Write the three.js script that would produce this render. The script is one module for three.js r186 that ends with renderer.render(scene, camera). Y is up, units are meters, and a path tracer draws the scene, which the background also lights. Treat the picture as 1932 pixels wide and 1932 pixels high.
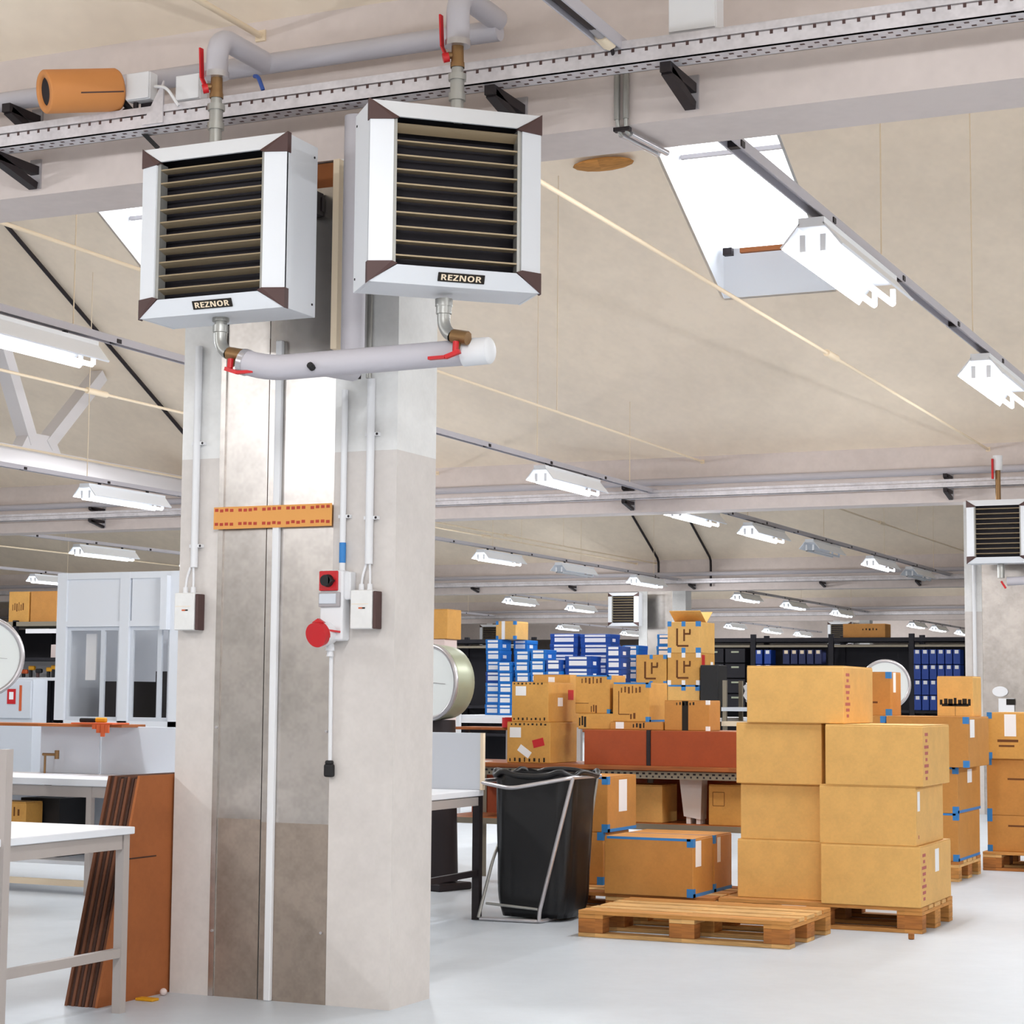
import * as THREE from 'three';
import { RoundedBoxGeometry } from 'three/addons/geometries/RoundedBoxGeometry.js';
import { mergeGeometries } from 'three/addons/utils/BufferGeometryUtils.js';
import { RectAreaLightUniformsLib } from 'three/addons/lights/RectAreaLightUniformsLib.js';
import { FontLoader } from 'three/addons/loaders/FontLoader.js';
import { TextGeometry } from 'three/addons/geometries/TextGeometry.js';

// ------------------------------------------------------------------ camera, sky, exposure
RectAreaLightUniformsLib.init();
const scene = new THREE.Scene();
const camera = new THREE.PerspectiveCamera(28.979, 1, 0.1, 300);
camera.position.set(0, 1.3, 0);
camera.rotation.set(0.0934584, 0.4273239, 0.0085441, 'YXZ');
scene.background = new THREE.Color(2.6, 2.75, 3.0);            // plain overcast sky above the skylights
const renderer = new THREE.WebGLRenderer({ antialias: true });
renderer.toneMapping = THREE.LinearToneMapping;
renderer.toneMappingExposure = 2.0;
renderer.shadowMap.enabled = true;
const LAMP_POWER = 70;                                         // radiance of one fluorescent fitting
const LAMP_COLOR = new THREE.Color(0.96, 0.985, 1.02);

// ------------------------------------------------------------------ helpers
let seed = 7;
const rnd = () => { seed = (seed * 1664525 + 1013904223) >>> 0; return seed / 4294967296; };
const rr = (a, b) => a + (b - a) * rnd();
const taken = new Map();
function numbered(n) {
  const k = taken.get(n) || 0; taken.set(n, k + 1);
  return k ? `${n}_${String(k).padStart(3, '0')}` : n;
}
function noiseTexture(size, cells, lo, hi, tint = [1, 1, 1], streak = 1) {   // layered value noise, tileable
  const d = new Uint8Array(size * size * 4), layers = [];
  for (const c of cells) { const g = []; for (let i = 0; i < c * c; i++) g.push(rnd()); layers.push([c, g]); }
  for (let y = 0; y < size; y++) for (let x = 0; x < size; x++) {
    let s = 0, w = 0;
    layers.forEach(([c, g], k) => {
      const fx = x / size * c, fy = ((y / size * c) / streak) % c, x0 = Math.floor(fx), y0 = Math.floor(fy);
      const u = fx - x0, v = fy - y0, su = u * u * (3 - 2 * u), sv = v * v * (3 - 2 * v);
      const at = (a, b) => g[(b % c) * c + (a % c)];
      const n = (at(x0, y0) * (1 - su) + at(x0 + 1, y0) * su) * (1 - sv) + (at(x0, y0 + 1) * (1 - su) + at(x0 + 1, y0 + 1) * su) * sv;
      const ww = 1 / (1 + k * 0.35); s += n * ww; w += ww;
    });
    const t = lo + (hi - lo) * s / w, i = (y * size + x) * 4;
    for (let k = 0; k < 3; k++) d[i + k] = Math.max(0, Math.min(255, 255 * t * tint[k]));
    d[i + 3] = 255;
  }
  const t = new THREE.DataTexture(d, size, size, THREE.RGBAFormat);
  t.wrapS = t.wrapT = THREE.RepeatWrapping; t.magFilter = THREE.LinearFilter; t.minFilter = THREE.LinearMipmapLinearFilter;
  t.generateMipmaps = true; t.colorSpace = THREE.SRGBColorSpace; t.needsUpdate = true;
  return t;
}
const T = {
  concrete: noiseTexture(512, [6, 17, 61, 190], 0.93, 1.03),
  floor: noiseTexture(512, [5, 13, 40, 170], 0.94, 1.03),
  card: noiseTexture(256, [8, 40, 128], 0.93, 1.03),
  wood: noiseTexture(256, [16, 64, 128], 0.68, 1.12, [1, 1, 1], 12),
  metal: noiseTexture(256, [7, 30, 100], 0.86, 1.06),
};
const M = {};
function mat(key, color, rough = 0.8, metal = 0, extra = {}) {
  const m = new THREE.MeshStandardMaterial({ color, roughness: rough, metalness: metal, ...extra });
  m.name = key; M[key] = m; return m;
}
mat('ceiling', '#f7e6d0', 0.95, 0, { map: T.concrete });
mat('beam', '#ddd0ca', 0.9, 0, { map: T.concrete });
mat('wall', '#e8e0d6', 0.9, 0, { map: T.concrete });
mat('floor', '#c6cdd4', 0.4, 0, { map: T.floor });
mat('columnLower', '#d7d0cb', 0.85, 0, { map: T.concrete });
mat('columnUpper', '#e9e8e6', 0.85, 0, { map: T.concrete });
mat('dark', '#17131b', 0.8);
mat('darkMetal', '#2a2326', 0.55, 0.4);
mat('black', '#0e0d10', 0.6);
mat('galvanised', '#d8d3d6', 0.5, 0.25, { map: T.metal });
mat('lowerSheet', '#b0a296', 0.42, 0.8, { map: T.metal });
mat('sheet', '#cfc9c4', 0.27, 0.93, { map: T.metal });
mat('grayPaint', '#a9a4a6', 0.55, 0.1);
mat('insulation', '#bdb9bf', 0.6, 0.05);
mat('whitePlastic', '#e4e4e6', 0.5);
mat('heaterWhite', '#dddfe3', 0.45, 0.05);
mat('heaterCorner', '#4c3330', 0.6);
mat('louvre', '#a8967a', 0.4, 0.4);
mat('fitting', '#a6a5a0', 0.42, 0.6);
mat('brass', '#8b6a45', 0.45, 0.6);
mat('red', '#c4161e', 0.45);
mat('blueTape', '#2f7fc4', 0.5);
mat('blueCable', '#2b4f9c', 0.5);
mat('tan', '#cc8648', 0.65);
mat('tie', '#ecd9bd', 0.7);
mat('card', '#d39c4c', 0.6, 0, { map: T.card });
mat('cardLight', '#e3b164', 0.6, 0, { map: T.card });
mat('cardDark', '#c5883f', 0.6, 0, { map: T.card });
mat('cardBrown', '#8d4f26', 0.88, 0, { map: T.card });
mat('sheetFace', '#a35e30', 0.88, 0, { map: T.card });
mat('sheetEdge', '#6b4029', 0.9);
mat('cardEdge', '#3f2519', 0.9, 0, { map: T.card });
mat('wood0', '#d3944d', 0.8, 0, { map: T.wood });
mat('wood1', '#e6b472', 0.8, 0, { map: T.wood });
mat('wood2', '#bb7636', 0.8, 0, { map: T.wood });
mat('woodTop', '#b5662c', 0.6, 0, { map: T.wood });
mat('redBoard', '#a34618', 0.6, 0, { map: T.card });
mat('paper', '#f1f0f2', 0.8);
mat('ink', '#6a3d18', 0.85);
mat('inkBlack', '#1d1712', 0.85);
mat('inkRed', '#b2605a', 0.85);
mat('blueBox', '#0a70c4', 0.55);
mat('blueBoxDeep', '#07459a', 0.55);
mat('blueBin', '#0b3a93', 0.5);
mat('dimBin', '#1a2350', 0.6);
mat('rackDark', '#1c1a22', 0.6, 0.3);
mat('benchTop', '#e3e5ea', 0.5);
mat('benchFrame', '#b3aaa5', 0.5, 0.2);
mat('panelGray', '#cdd2da', 0.6);
mat('booth', '#dfe3ea', 0.55);
mat('angle', '#8d8474', 0.5, 0.4);
mat('scaleBody', '#a6ab93', 0.4, 0.3);
mat('dial', '#e6ebea', 0.35);
mat('chrome', '#c4c1c4', 0.28, 0.7);
mat('bag', '#0a090d', 0.42);
mat('yellow', '#d99a12', 0.6);
mat('orange', '#c8592a', 0.6);
mat('tapeOrange', '#dc9a4c', 0.5);
mat('tapeRed', '#b03318', 0.5);
mat('pinkish', '#d9c8c4', 0.7);
mat('lampWhite', '#eef1f6', 0.4);
mat('trussWhite', '#e3dfe0', 0.7);
mat('rust', '#8a4f24', 0.85);
M.glow = new THREE.MeshStandardMaterial({ color: '#ffffff', emissive: LAMP_COLOR, emissiveIntensity: 1.0 }); M.glow.name = 'lamp_glow';
M.pane = new THREE.MeshPhysicalMaterial({ color: '#ffffff', roughness: 0.0, transmission: 1, thickness: 0, ior: 1.45 }); M.pane.name = 'pane';
M.skyPane = new THREE.MeshPhysicalMaterial({ color: '#ffffff', roughness: 0.0, transmission: 1, thickness: 0, ior: 1.3 }); M.skyPane.name = 'opal_pane';

function planarUv(g) {                                           // uv in metres, by the axis each face looks along
  g = g.index ? g.toNonIndexed() : g;
  const p = g.attributes.position, uv = new Float32Array(p.count * 2);
  const a = new THREE.Vector3(), b = new THREE.Vector3(), c = new THREE.Vector3();
  for (let i = 0; i < p.count; i += 3) {
    a.fromBufferAttribute(p, i); b.fromBufferAttribute(p, i + 1); c.fromBufferAttribute(p, i + 2);
    const n = b.clone().sub(a).cross(c.clone().sub(a)), x = Math.abs(n.x), y = Math.abs(n.y), z = Math.abs(n.z);
    [a, b, c].forEach((v, k) => {
      const [s, t] = y >= x && y >= z ? [v.z, v.x] : x >= z ? [v.y, v.z] : [v.y, v.x];
      uv[(i + k) * 2] = s; uv[(i + k) * 2 + 1] = t;
    });
  }
  g.setAttribute('uv', new THREE.BufferAttribute(uv, 2));
  return g;
}
const UVSCALE = { ceiling: 0.12, beam: 0.2, wall: 0.15, floor: 0.16, columnLower: 0.45, columnUpper: 0.45, card: 1.7, cardLight: 1.7, cardPale: 1.7, cardDark: 1.7, cardBrown: 1.7, cardEdge: 3, wood0: 2, wood1: 2, wood2: 2, woodTop: 1, galvanised: 1, sheet: 0.8, redBoard: 1.5 };
function mesh(name, geos, m, parent = scene) {
  geos = (Array.isArray(geos) ? geos : [geos]).map((g) => {
    g = planarUv(g);
    for (const k of Object.keys(g.attributes)) if (!['position', 'normal', 'uv'].includes(k)) g.deleteAttribute(k);
    return g;
  });
  const g = geos.length > 1 ? mergeGeometries(geos) : geos[0], s = UVSCALE[m.name];
  if (s) { const u = g.attributes.uv; for (let i = 0; i < u.count; i++) u.setXY(i, u.getX(i) * s, u.getY(i) * s); }
  const o = new THREE.Mesh(g, m);
  o.name = parent === scene ? numbered(name) : name; o.castShadow = o.receiveShadow = true;
  parent.add(o); return o;
}
function thing(name, label, category, [x, y, z] = [0, 0, 0], turn = 0, group) {
  const o = new THREE.Group(); o.name = numbered(name); o.position.set(x, y, z); o.rotation.y = turn;
  o.userData = { label, category }; if (group) o.userData.group = group;
  scene.add(o); return o;
}
function tag(o, label, category, group) { o.userData = { label, category }; if (group) o.userData.group = group; return o; }
function struct(o, label) { o.userData = { kind: 'structure', label }; return o; }
const box = (x0, x1, y0, y1, z0, z1) => new THREE.BoxGeometry(x1 - x0, y1 - y0, Math.abs(z1 - z0)).translate((x0 + x1) / 2, (y0 + y1) / 2, (z0 + z1) / 2);
const bx = (w, h, d, x, y, z) => new THREE.BoxGeometry(w, h, d).translate(x, y, z);
const rbx = (w, h, d, x, y, z, r = 0.006, s = 1) => new RoundedBoxGeometry(w, h, d, s, Math.min(r, w / 2.1, h / 2.1, d / 2.1)).translate(x, y, z);
const V = (p) => new THREE.Vector3(...p);
function rod(p, q, r, seg = 10, r2 = r) {
  const a = V(p), b = V(q), d = b.clone().sub(a), L = d.length();
  const g = new THREE.CylinderGeometry(r2, r, L, seg);
  g.applyQuaternion(new THREE.Quaternion().setFromUnitVectors(new THREE.Vector3(0, 1, 0), d.normalize()));
  return g.translate((a.x + b.x) / 2, (a.y + b.y) / 2, (a.z + b.z) / 2);
}
function bar(p, q, w, t, up = [0, 1, 0]) {                       // a rectangular bar from p to q
  const a = V(p), b = V(q), d = b.clone().sub(a), L = d.length(); d.normalize();
  let s = new THREE.Vector3().crossVectors(V(up), d); if (s.length() < 1e-4) s = new THREE.Vector3(1, 0, 0); s.normalize();
  const u = new THREE.Vector3().crossVectors(d, s);
  const g = new THREE.BoxGeometry(w, t, L);
  g.applyMatrix4(new THREE.Matrix4().makeBasis(s, u, d).setPosition((a.x + b.x) / 2, (a.y + b.y) / 2, (a.z + b.z) / 2));
  return g;
}
function pipe(pts, r, bend = 0.08, seg = 12) {                   // a pipe through corner points with rounded elbows
  const P = pts.map(V), path = new THREE.CurvePath(); let from = P[0];
  for (let i = 1; i < P.length - 1; i++) {
    const a = P[i].clone().add(P[i - 1].clone().sub(P[i]).setLength(bend)), b = P[i].clone().add(P[i + 1].clone().sub(P[i]).setLength(bend));
    path.add(new THREE.LineCurve3(from, a)); path.add(new THREE.QuadraticBezierCurve3(a, P[i], b)); from = b;
  }
  path.add(new THREE.LineCurve3(from, P[P.length - 1]));
  return new THREE.TubeGeometry(path, Math.max(8, pts.length * 16), r, seg, false);
}
function prism(front, off) {                                      // convex polygon swept by a vector, all faces closed
  const n = front.length, A = front.map(V), O = V(off), B = A.map((p) => p.clone().add(O)), pos = [];
  const tri = (...t) => t.forEach((p) => pos.push(p.x, p.y, p.z));
  const c = new THREE.Vector3().crossVectors(A[1].clone().sub(A[0]), A[2].clone().sub(A[0]));
  const flip = c.dot(O) > 0;
  const T3 = (a, b, d) => (flip ? tri(a, d, b) : tri(a, b, d));
  for (let i = 1; i < n - 1; i++) { T3(A[0], A[i], A[i + 1]); T3(B[0], B[i + 1], B[i]); }
  for (let i = 0; i < n; i++) { const j = (i + 1) % n; T3(A[i], B[i], B[j]); T3(A[i], B[j], A[j]); }
  const g = new THREE.BufferGeometry(); g.setAttribute('position', new THREE.Float32BufferAttribute(pos, 3)); g.computeVertexNormals(); return g;
}
const ordinal = (n) => ['lowest', 'second', 'third', 'fourth', 'fifth', 'sixth', 'seventh', 'eighth', 'ninth', 'tenth'][n];
const font = await new FontLoader().loadAsync('fonts/droid/droid_sans_bold.typeface.json');

// ------------------------------------------------------------------ the hall: floor, walls, beams, roof
const XL = -62, XR = 16, ZB = 8.9, ZF = -90.6;
struct(mesh('floor', box(XL, XR, -0.2, 0, ZF, ZB), M.floor), 'pale polished concrete floor');
struct(mesh('wall_left', box(XL - 0.3, XL, -0.2, 9.4, ZF, ZB), M.wall), 'pale end wall');
struct(mesh('wall_right', box(XR, XR + 0.3, -0.2, 9.4, ZF, ZB), M.wall), 'pale side wall');
struct(mesh('wall_back', box(XL, XR, -0.2, 9.4, ZB, ZB + 0.3), M.wall), 'pale rear wall');
struct(mesh('wall_front', box(XL, XR, -0.2, 9.4, ZF - 0.3, ZF), M.wall), 'pale far wall');
const BEAMS = [8.5, -7.44, -23.4, -40.8, -57.2, -73.6, -90.2], BW = 0.38, HB = 3.65, HT = 4.33, SLOPE = 0.525;
BEAMS.forEach((z, i) => struct(mesh('roof_beam', box(XL, XR, HB, HT, z - BW, z), M.beam), `concrete roof beam number ${i} across the hall`));
const roofAt = (z) => {
  for (let i = 0; i < BEAMS.length - 1; i++) {
    const a = BEAMS[i] - BW, b = BEAMS[i + 1], m = (a + b) / 2;
    if (z <= a && z >= b) return HT + SLOPE * ((a - b) / 2 - Math.abs(z - m));
  }
  return HT;
};
const SKY_X = [-6.235, -13.12, -20.0, 0.65];
function roofSlope(zb, zr, holes, label) {
  const hr = HT + SLOPE * Math.abs(zr - zb), L = Math.hypot(hr - HT, zr - zb);
  const s = new THREE.Shape([[XL, 0], [XR, 0], [XR, L], [XL, L]].map((p) => new THREE.Vector2(...p)));
  for (const [x0, x1, v0, v1] of holes) s.holes.push(new THREE.Path([[x0, v0], [x0, v1], [x1, v1], [x1, v0]].map((p) => new THREE.Vector2(...p))));
  const g = new THREE.ExtrudeGeometry(s, { depth: 0.16, bevelEnabled: false });
  const X = new THREE.Vector3(1, 0, 0), Y = new THREE.Vector3(0, (hr - HT) / L, (zr - zb) / L), Z = new THREE.Vector3().crossVectors(X, Y);
  if (Z.y < 0) g.translate(0, 0, -0.16);
  g.applyMatrix4(new THREE.Matrix4().makeBasis(X, Y, Z).setPosition(0, HT, zb));
  return struct(mesh('ceiling', g, M.ceiling), label);
}
for (let i = 0; i < BEAMS.length - 1; i++) {
  const a = BEAMS[i] - BW, b = BEAMS[i + 1], m = (a + b) / 2, k = Math.hypot(1, SLOPE);
  const holes = i < 3 ? SKY_X.map((x) => [x - 0.635, x + 0.635, (m - b) * k - 6.0 + 0.9, (m - b) * k - 2.6]) : [];
  if (i === 1) holes.forEach((h) => { h[2] = 2.68 * k; h[3] = 5.1 * k; });
  roofSlope(a, m, [], `rising beige roof slope of bay ${i}`);
  roofSlope(b, m, holes, `falling beige roof slope of bay ${i}`);
  // skylight wells in this bay
  const c = new THREE.Vector3(0, SLOPE / k, 1 / k), n = new THREE.Vector3(0, 1 / k, -SLOPE / k);
  holes.forEach(([x0, x1, v0, v1], j) => {
    const w = new THREE.Group(); w.name = `window_${i * 4 + j + 1}`; scene.add(w);
    struct(w, i === 1 && j === 0 ? 'white skylight well beside the hanging lamp row' : i === 1 && j === 1 ? 'white skylight partly hidden by the grey heater' : `skylight ${j} of bay ${i}`);
    const at = (x, v, o) => { const p = c.clone().multiplyScalar(v).addScaledVector(n, o); return [x, HT + p.y, b + p.z]; };
    const lo = [at(x0, v0, 0), at(x1, v0, 0), at(x1, v1, 0), at(x0, v1, 0)];
    const px0 = x0 + 0.09, px1 = x1 - 0.09, pv0 = v0 + 0.48, pv1 = v1 - 0.1;
    const hi = [at(px0, pv0, 0.3), at(px1, pv0, 0.3), at(px1, pv1, 0.3), at(px0, pv1, 0.3)];
    const away = [[0, -1], [1, 0], [0, 1], [-1, 0]];
    for (let q = 0; q < 4; q++) {
      const r = (q + 1) % 4, o = c.clone().multiplyScalar(away[q][1] * 0.03).add(new THREE.Vector3(away[q][0] * 0.03, 0, 0));
      mesh('reveal', prism([lo[q], lo[r], hi[r], hi[q]], o.toArray()), M.lampWhite, w);
    }
    mesh('pane', prism(hi, n.clone().multiplyScalar(0.008).toArray()), M.skyPane, w);
    const fr = (v, t) => bar(at(px0, v, 0.26), at(px1, v, 0.26), t, t);
    mesh('opener_bar', bar(at(px0 + 0.22, pv0 + 0.04, 0.22), at(px1 - 0.05, pv0 + 0.04, 0.22), 0.06, 0.05), M.rust, w);
    mesh('opener_bracket', bar(at(px0 + 0.03, pv0 + 0.04, 0.22), at(px0 + 0.13, pv0 + 0.04, 0.22), 0.08, 0.08), M.darkMetal, w);
    mesh('frame_rail', fr(pv1 - 0.62, 0.045), M.grayPaint, w);
  });
}
// paint chip, tie rods, slope pipes, truss
{
  const chip = mesh('peeling_paint_flake', new THREE.SphereGeometry(1, 14, 8).scale(0.34, 0.03, 0.1).rotateX(-0.483).translate(-7.47, 6.79, -18.6), M.wood0);
  tag(chip, 'brown leaf-shaped paint flake on the ceiling beside the skylight', 'flake');
}
function tieRod(x, bay, label, knots = [], hangers = []) {
  const a = BEAMS[bay], b = BEAMS[bay + 1], z0 = bay ? a - BW - (4.28 - HT < 0 ? 0 : 0.1) : a - BW, g = thing('tie_rod', label, 'tie rod', [x, 4.26, (z0 + b) / 2], 0, 'roof tie rods');
  const h = (z0 - b) / 2;
  mesh('bar', rod([0, 0, h], [0, 0, -h], 0.015, 8), M.tie, g);
  for (const t of knots) mesh('turnbuckle', rod([0, 0, t + 0.16 - (z0 + b) / 2], [0, 0, t - 0.16 - (z0 + b) / 2], 0.032, 8), M.tie, g);
  for (const t of hangers) mesh('hanger', rod([0, 0, t - (z0 + b) / 2], [0, roofAt(t) - 4.26, t - (z0 + b) / 2], 0.005, 6), M.tie, g);
  mesh('end_plate', [bx(0.05, 0.05, 0.012, 0, 0, -h + 0.006)], M.tie, g);
}
tieRod(-4.5, 1, 'cream tie rod running past the skylight towards the right column', [-16.5]);
tieRod(-8.04, 1, 'cream tie rod disappearing behind the two heaters', [-13], [-18.76]);
tieRod(-11.75, 1, 'cream tie rod with turnbuckle above the white truss', [-15.9]);
tieRod(-15.3, 1, 'cream tie rod lying along the white truss chord');
tieRod(-15.55, 2, 'pale tie rod in the second bay, lower of two close together', [-33.0], [-34.6]);
tieRod(-15.1, 2, 'pale tie rod in the second bay, upper of two close together', [-33.0], [-35.6]);
tieRod(-8.05, 2, 'pale tie rod in the second bay beside the far right heater', [-32.6], [-35.2]);
tieRod(-25.9, 2, 'pale tie rod in the second bay above the glazed booth');
tieRod(-4.65, 0, 'cream tie rod at the very top above the supply pipe');
function slopePipe(x, z1, z0, tail, label) {
  const o = mesh('slope_pipe', pipe([[x, roofAt(z0) - 0.06, z0], [x, roofAt(z1) - 0.06, z1], [x, roofAt(z1) - tail, z1]], 0.026, 0.1, 8), M.darkMetal);
  tag(o, label, 'pipe');
}
slopePipe(-15.06, -23.3, -17.5, 0.3, 'dark pipe slanting down the ceiling towards the big column');
slopePipe(-15.0, -40.7, -36.5, 0.65, 'dark pipe on the distant ceiling, first of two above the far column');
slopePipe(-13.8, -40.7, -36.5, 0.65, 'dark pipe on the distant ceiling, second of two above the far column');
{
  const t = thing('roof_truss', 'white lattice roof truss with V-shaped braces', 'truss', [-15.6, 4.1, -15.6]);
  const zz = (z) => z + 15.6, yy = (y) => y - 4.1;
  mesh('bottom_chord', bx(0.18, 0.25, 15.5, 0, 0.1, 0), M.trussWhite, t);
  const nodes = [-8.2, -12.1, -16, -19.9];
  nodes.forEach((n) => {
    mesh('gusset', prism([[0.085, 0.2, zz(n) + 0.4], [0.085, 0.2, zz(n) - 0.4], [0.085, 0.42, zz(n) - 0.25], [0.085, 0.42, zz(n) + 0.25]], [-0.17, 0, 0]), M.trussWhite, t);
    for (const s of [-1, 1]) {
      const z2 = n + s * 1.25, y2 = Math.min(roofAt(z2), 6.5);
      mesh('brace', bar([0, 0.3, zz(n + s * 0.15)], [0, yy(y2) - 0.05, zz(z2)], 0.16, 0.19, [1, 0, 0]), M.trussWhite, t);
    }
  });
}

// ------------------------------------------------------------------ fluorescent lamp rows
const ROWX = [3.06, -2.81, -8.6, -14.48, -20.5, -26.5, -32.5];
const lampGeo = {
  reflector: mergeGeometries([prism([[-0.17, 0.02, 0.8], [-0.07, 0.14, 0.8], [-0.06, 0.14, 0.8], [-0.16, 0.012, 0.8]], [0, 0, -1.6]), prism([[0.17, 0.02, 0.8], [0.16, 0.012, 0.8], [0.06, 0.14, 0.8], [0.07, 0.14, 0.8]], [0, 0, -1.6]), new THREE.BoxGeometry(0.14, 0.05, 1.6).toNonIndexed().translate(0, 0.145, 0)].map((g) => { const q = g.clone(); q.deleteAttribute('uv'); return q; })),
  tube: new THREE.CylinderGeometry(0.019, 0.019, 1.5, 6, 1, true).rotateX(Math.PI / 2),
  holder: new THREE.BoxGeometry(0.03, 0.09, 0.02),
};
function lamp(x, z, lit, label, group) {
  const g = thing('fluorescent_lamp', label, 'lamp', [x, 3.65, z], 0, group);
  mesh('reflector', lampGeo.reflector.clone(), M.lampWhite, g);
  for (const s of [-1, 1]) mesh('tube', lampGeo.tube.clone().translate(s * 0.055, -0.005, 0), lit ? M.glow : M.whitePlastic, g);
  for (const s of [-1, 1]) for (const t of [-1, 1]) mesh('tube_holder', lampGeo.holder.clone().translate(t * 0.055, 0.04, s * 0.762), M.lampWhite, g);
  for (const s of [-1, 1]) mesh('hanger', bx(0.03, 0.03, 0.03, 0, 0.186, s * 0.5), M.darkMetal, g);
  if (lit) {
    for (const s of [-1, 1]) {                                      // each tube shines down and sideways past the reflector wing
      const l = new THREE.RectAreaLight(LAMP_COLOR, LAMP_POWER, 0.1, 1.5);
      l.position.set(s * 0.075, -0.034, 0); l.rotation.order = 'ZXY'; l.rotation.set(-Math.PI / 2, 0, s * 0.96); g.add(l);
    }
  }
}
function lampRow(x, bay, label, rods) {
  const a = BEAMS[bay] - BW - 0.02, b = BEAMS[bay + 1] + 0.15, m = (a + b) / 2;
  const g = thing('lamp_rail', label, 'rail', [x, 3.86, m], 0, 'lamp rails');
  mesh('channel', [bx(0.07, 0.012, a - b, 0, 0.04, 0), bx(0.008, 0.05, a - b, -0.032, 0.018, 0), bx(0.008, 0.05, a - b, 0.032, 0.018, 0)], M.insulation, g);
  for (const z of rods) mesh('suspension_rod', rod([0, 0.04, z - m], [0, roofAt(z) - 3.86, z - m], 0.005, 6), M.tie, g);
  for (let z = a - 0.8; z > b + 0.4; z -= 1.6) mesh('clip', bx(0.085, 0.03, 0.05, 0, 0.012, z - m), M.darkMetal, g);
}
lampRow(-2.81, 0, 'grey lamp rail ending above the cable tray at the top', [2, -3]);
lampRow(-8.6, 0, 'added grey lamp rail out of view over the hall', [2, -3]);
lampRow(3.06, 0, 'added grey lamp rail out of view over the hall', [2, -3]);
lampRow(-2.81, 1, 'grey lamp rail crossing the skylight', [-11.43, -14.1, -17, -20]);
lampRow(-8.6, 1, 'grey lamp rail passing behind the column to the second beam', [-11.34, -14.2, -17, -19.53, -22.32]);
lampRow(-14.48, 1, 'grey lamp rail under the white truss', [-11.5, -15, -19.45]);
lampRow(3.06, 1, 'added grey lamp rail beyond the right picture edge', [-11, -17]);  // rail for the unseen row added on the right
lampRow(8.9, 0, 'added grey lamp rail out of view over the hall', [2, -3]);  // rail for the extra unseen row at the far right
lampRow(-20.5, 1, 'grey lamp rail hidden behind the column', [-15]);
lampRow(-8.6, 2, 'grey lamp rail of the second bay towards the right column', [-27, -31, -35, -39]);
lampRow(-14.48, 2, 'grey lamp rail of the second bay above the blue boxes', [-27, -31, -35, -39]);
lampRow(-20.5, 2, 'grey lamp rail of the second bay above the glazed booth', [-27, -31, -35]);
lampRow(-26.5, 2, 'grey lamp rail of the second bay above the stacked cartons', [-27, -31, -35]);
[-14.48, -20.5, -26.5].forEach((x, i) => lampRow(x, 3, `distant lamp rail of the third bay ${['above the dark rack', 'above the blue boxes', 'behind the big column'][i]}`, [-45, -50, -55]));
[-14.48, -20.5, -26.5].forEach((x, i) => lampRow(x, 4, `distant lamp rail of the fourth bay ${['beside the right column', 'above the far rack', 'above the blue boxes'][i]}`, [-62, -68]));
const G1 = 'lamps of the first bay', G2 = 'lamps of the second bay', G3 = 'lamps of the far bays', G0 = 'lamps over the hall before the column';
lamp(-2.81, -10.72, true, 'bright double-tube lamp hanging just in front of the skylight', G1);
lamp(-2.81, -15.15, true, 'bright double-tube lamp cut by the right picture edge', G1);
lamp(-2.81, -19.6, true, 'double-tube lamp near the second beam beyond the picture edge', G1);
lamp(-8.6, -10.75, true, 'large bright lamp with reflector at the left edge above the truss', G1);
lamp(-8.6, -15.5, true, 'double-tube lamp hidden behind the big column', G1);
lamp(-8.6, -20.4, true, 'bright lamp alone below the rail between column and second beam', G1);
lamp(-14.48, -12.5, true, 'double-tube lamp beyond the left picture edge', G1);
lamp(-14.48, -20.2, true, 'bright lamp under the truss at the left', G1);
lamp(-20.5, -12.5, true, 'double-tube lamp beyond the left picture edge', G1);
lamp(-20.5, -19, true, 'double-tube lamp beyond the left picture edge', G1);
for (const z of [-10.7, -15.1, -19.6]) lamp(3.06, z, true, 'added double-tube lamp beyond the right picture edge', G1);  // unseen row continuing the spacing, added to brighten faces turned right
lamp(-8.6, -24.75, true, 'lit lamp tip showing just under the second beam', G2);
lamp(-8.6, -27.8, true, 'first bright lamp of the rail towards the right column', G2);
lamp(-8.6, -30.95, false, 'unlit lamp between two bright lamps towards the right column', G2);
lamp(-8.6, -34.75, true, 'second bright lamp of the rail towards the right column', G2);
lamp(-8.6, -37.7, false, 'unlit lamp at the end of the rail near the right column', G2);
lamp(-14.48, -26.5, true, 'lit lamp of the second bay hidden by the big column', G2);
lamp(-14.48, -31.3, true, 'bright lamp just right of the big column', G2);
lamp(-14.48, -34.7, false, 'unlit lamp on the rail above the blue boxes', G2);
lamp(-14.48, -38.6, true, 'bright lamp just above the far column heater', G2);
lamp(-20.5, -28.1, true, 'bright lamp directly above the glazed booth', G2);
lamp(-20.5, -31.4, true, 'lit lamp tip at the booth corner beside the big column', G2);
lamp(-20.5, -36, true, 'lit lamp of the second bay hidden by the big column', G2);
lamp(-26.5, -34.6, true, 'bright lamp above the stacked cartons at the far left', G2);
lamp(-26.5, -28.5, true, 'lit lamp beyond the left picture edge', G2);
[[-14.48, -45.4], [-14.48, -49.4], [-14.48, -54.1], [-20.5, -45.6], [-20.5, -49.6], [-20.5, -53.5], [-26.5, -45.5], [-26.5, -53]].forEach(([x, z], i) => lamp(x, z, true, `${i < 3 ? ['first', 'second', 'third'][i] : i < 6 ? ['first', 'second', 'third'][i - 3] : ['first', 'second'][i - 6]} small distant lamp of the third bay, ${i < 3 ? 'row above the dark rack' : i < 6 ? 'row right of the big column' : 'row behind the big column'}`, G3));
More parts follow.
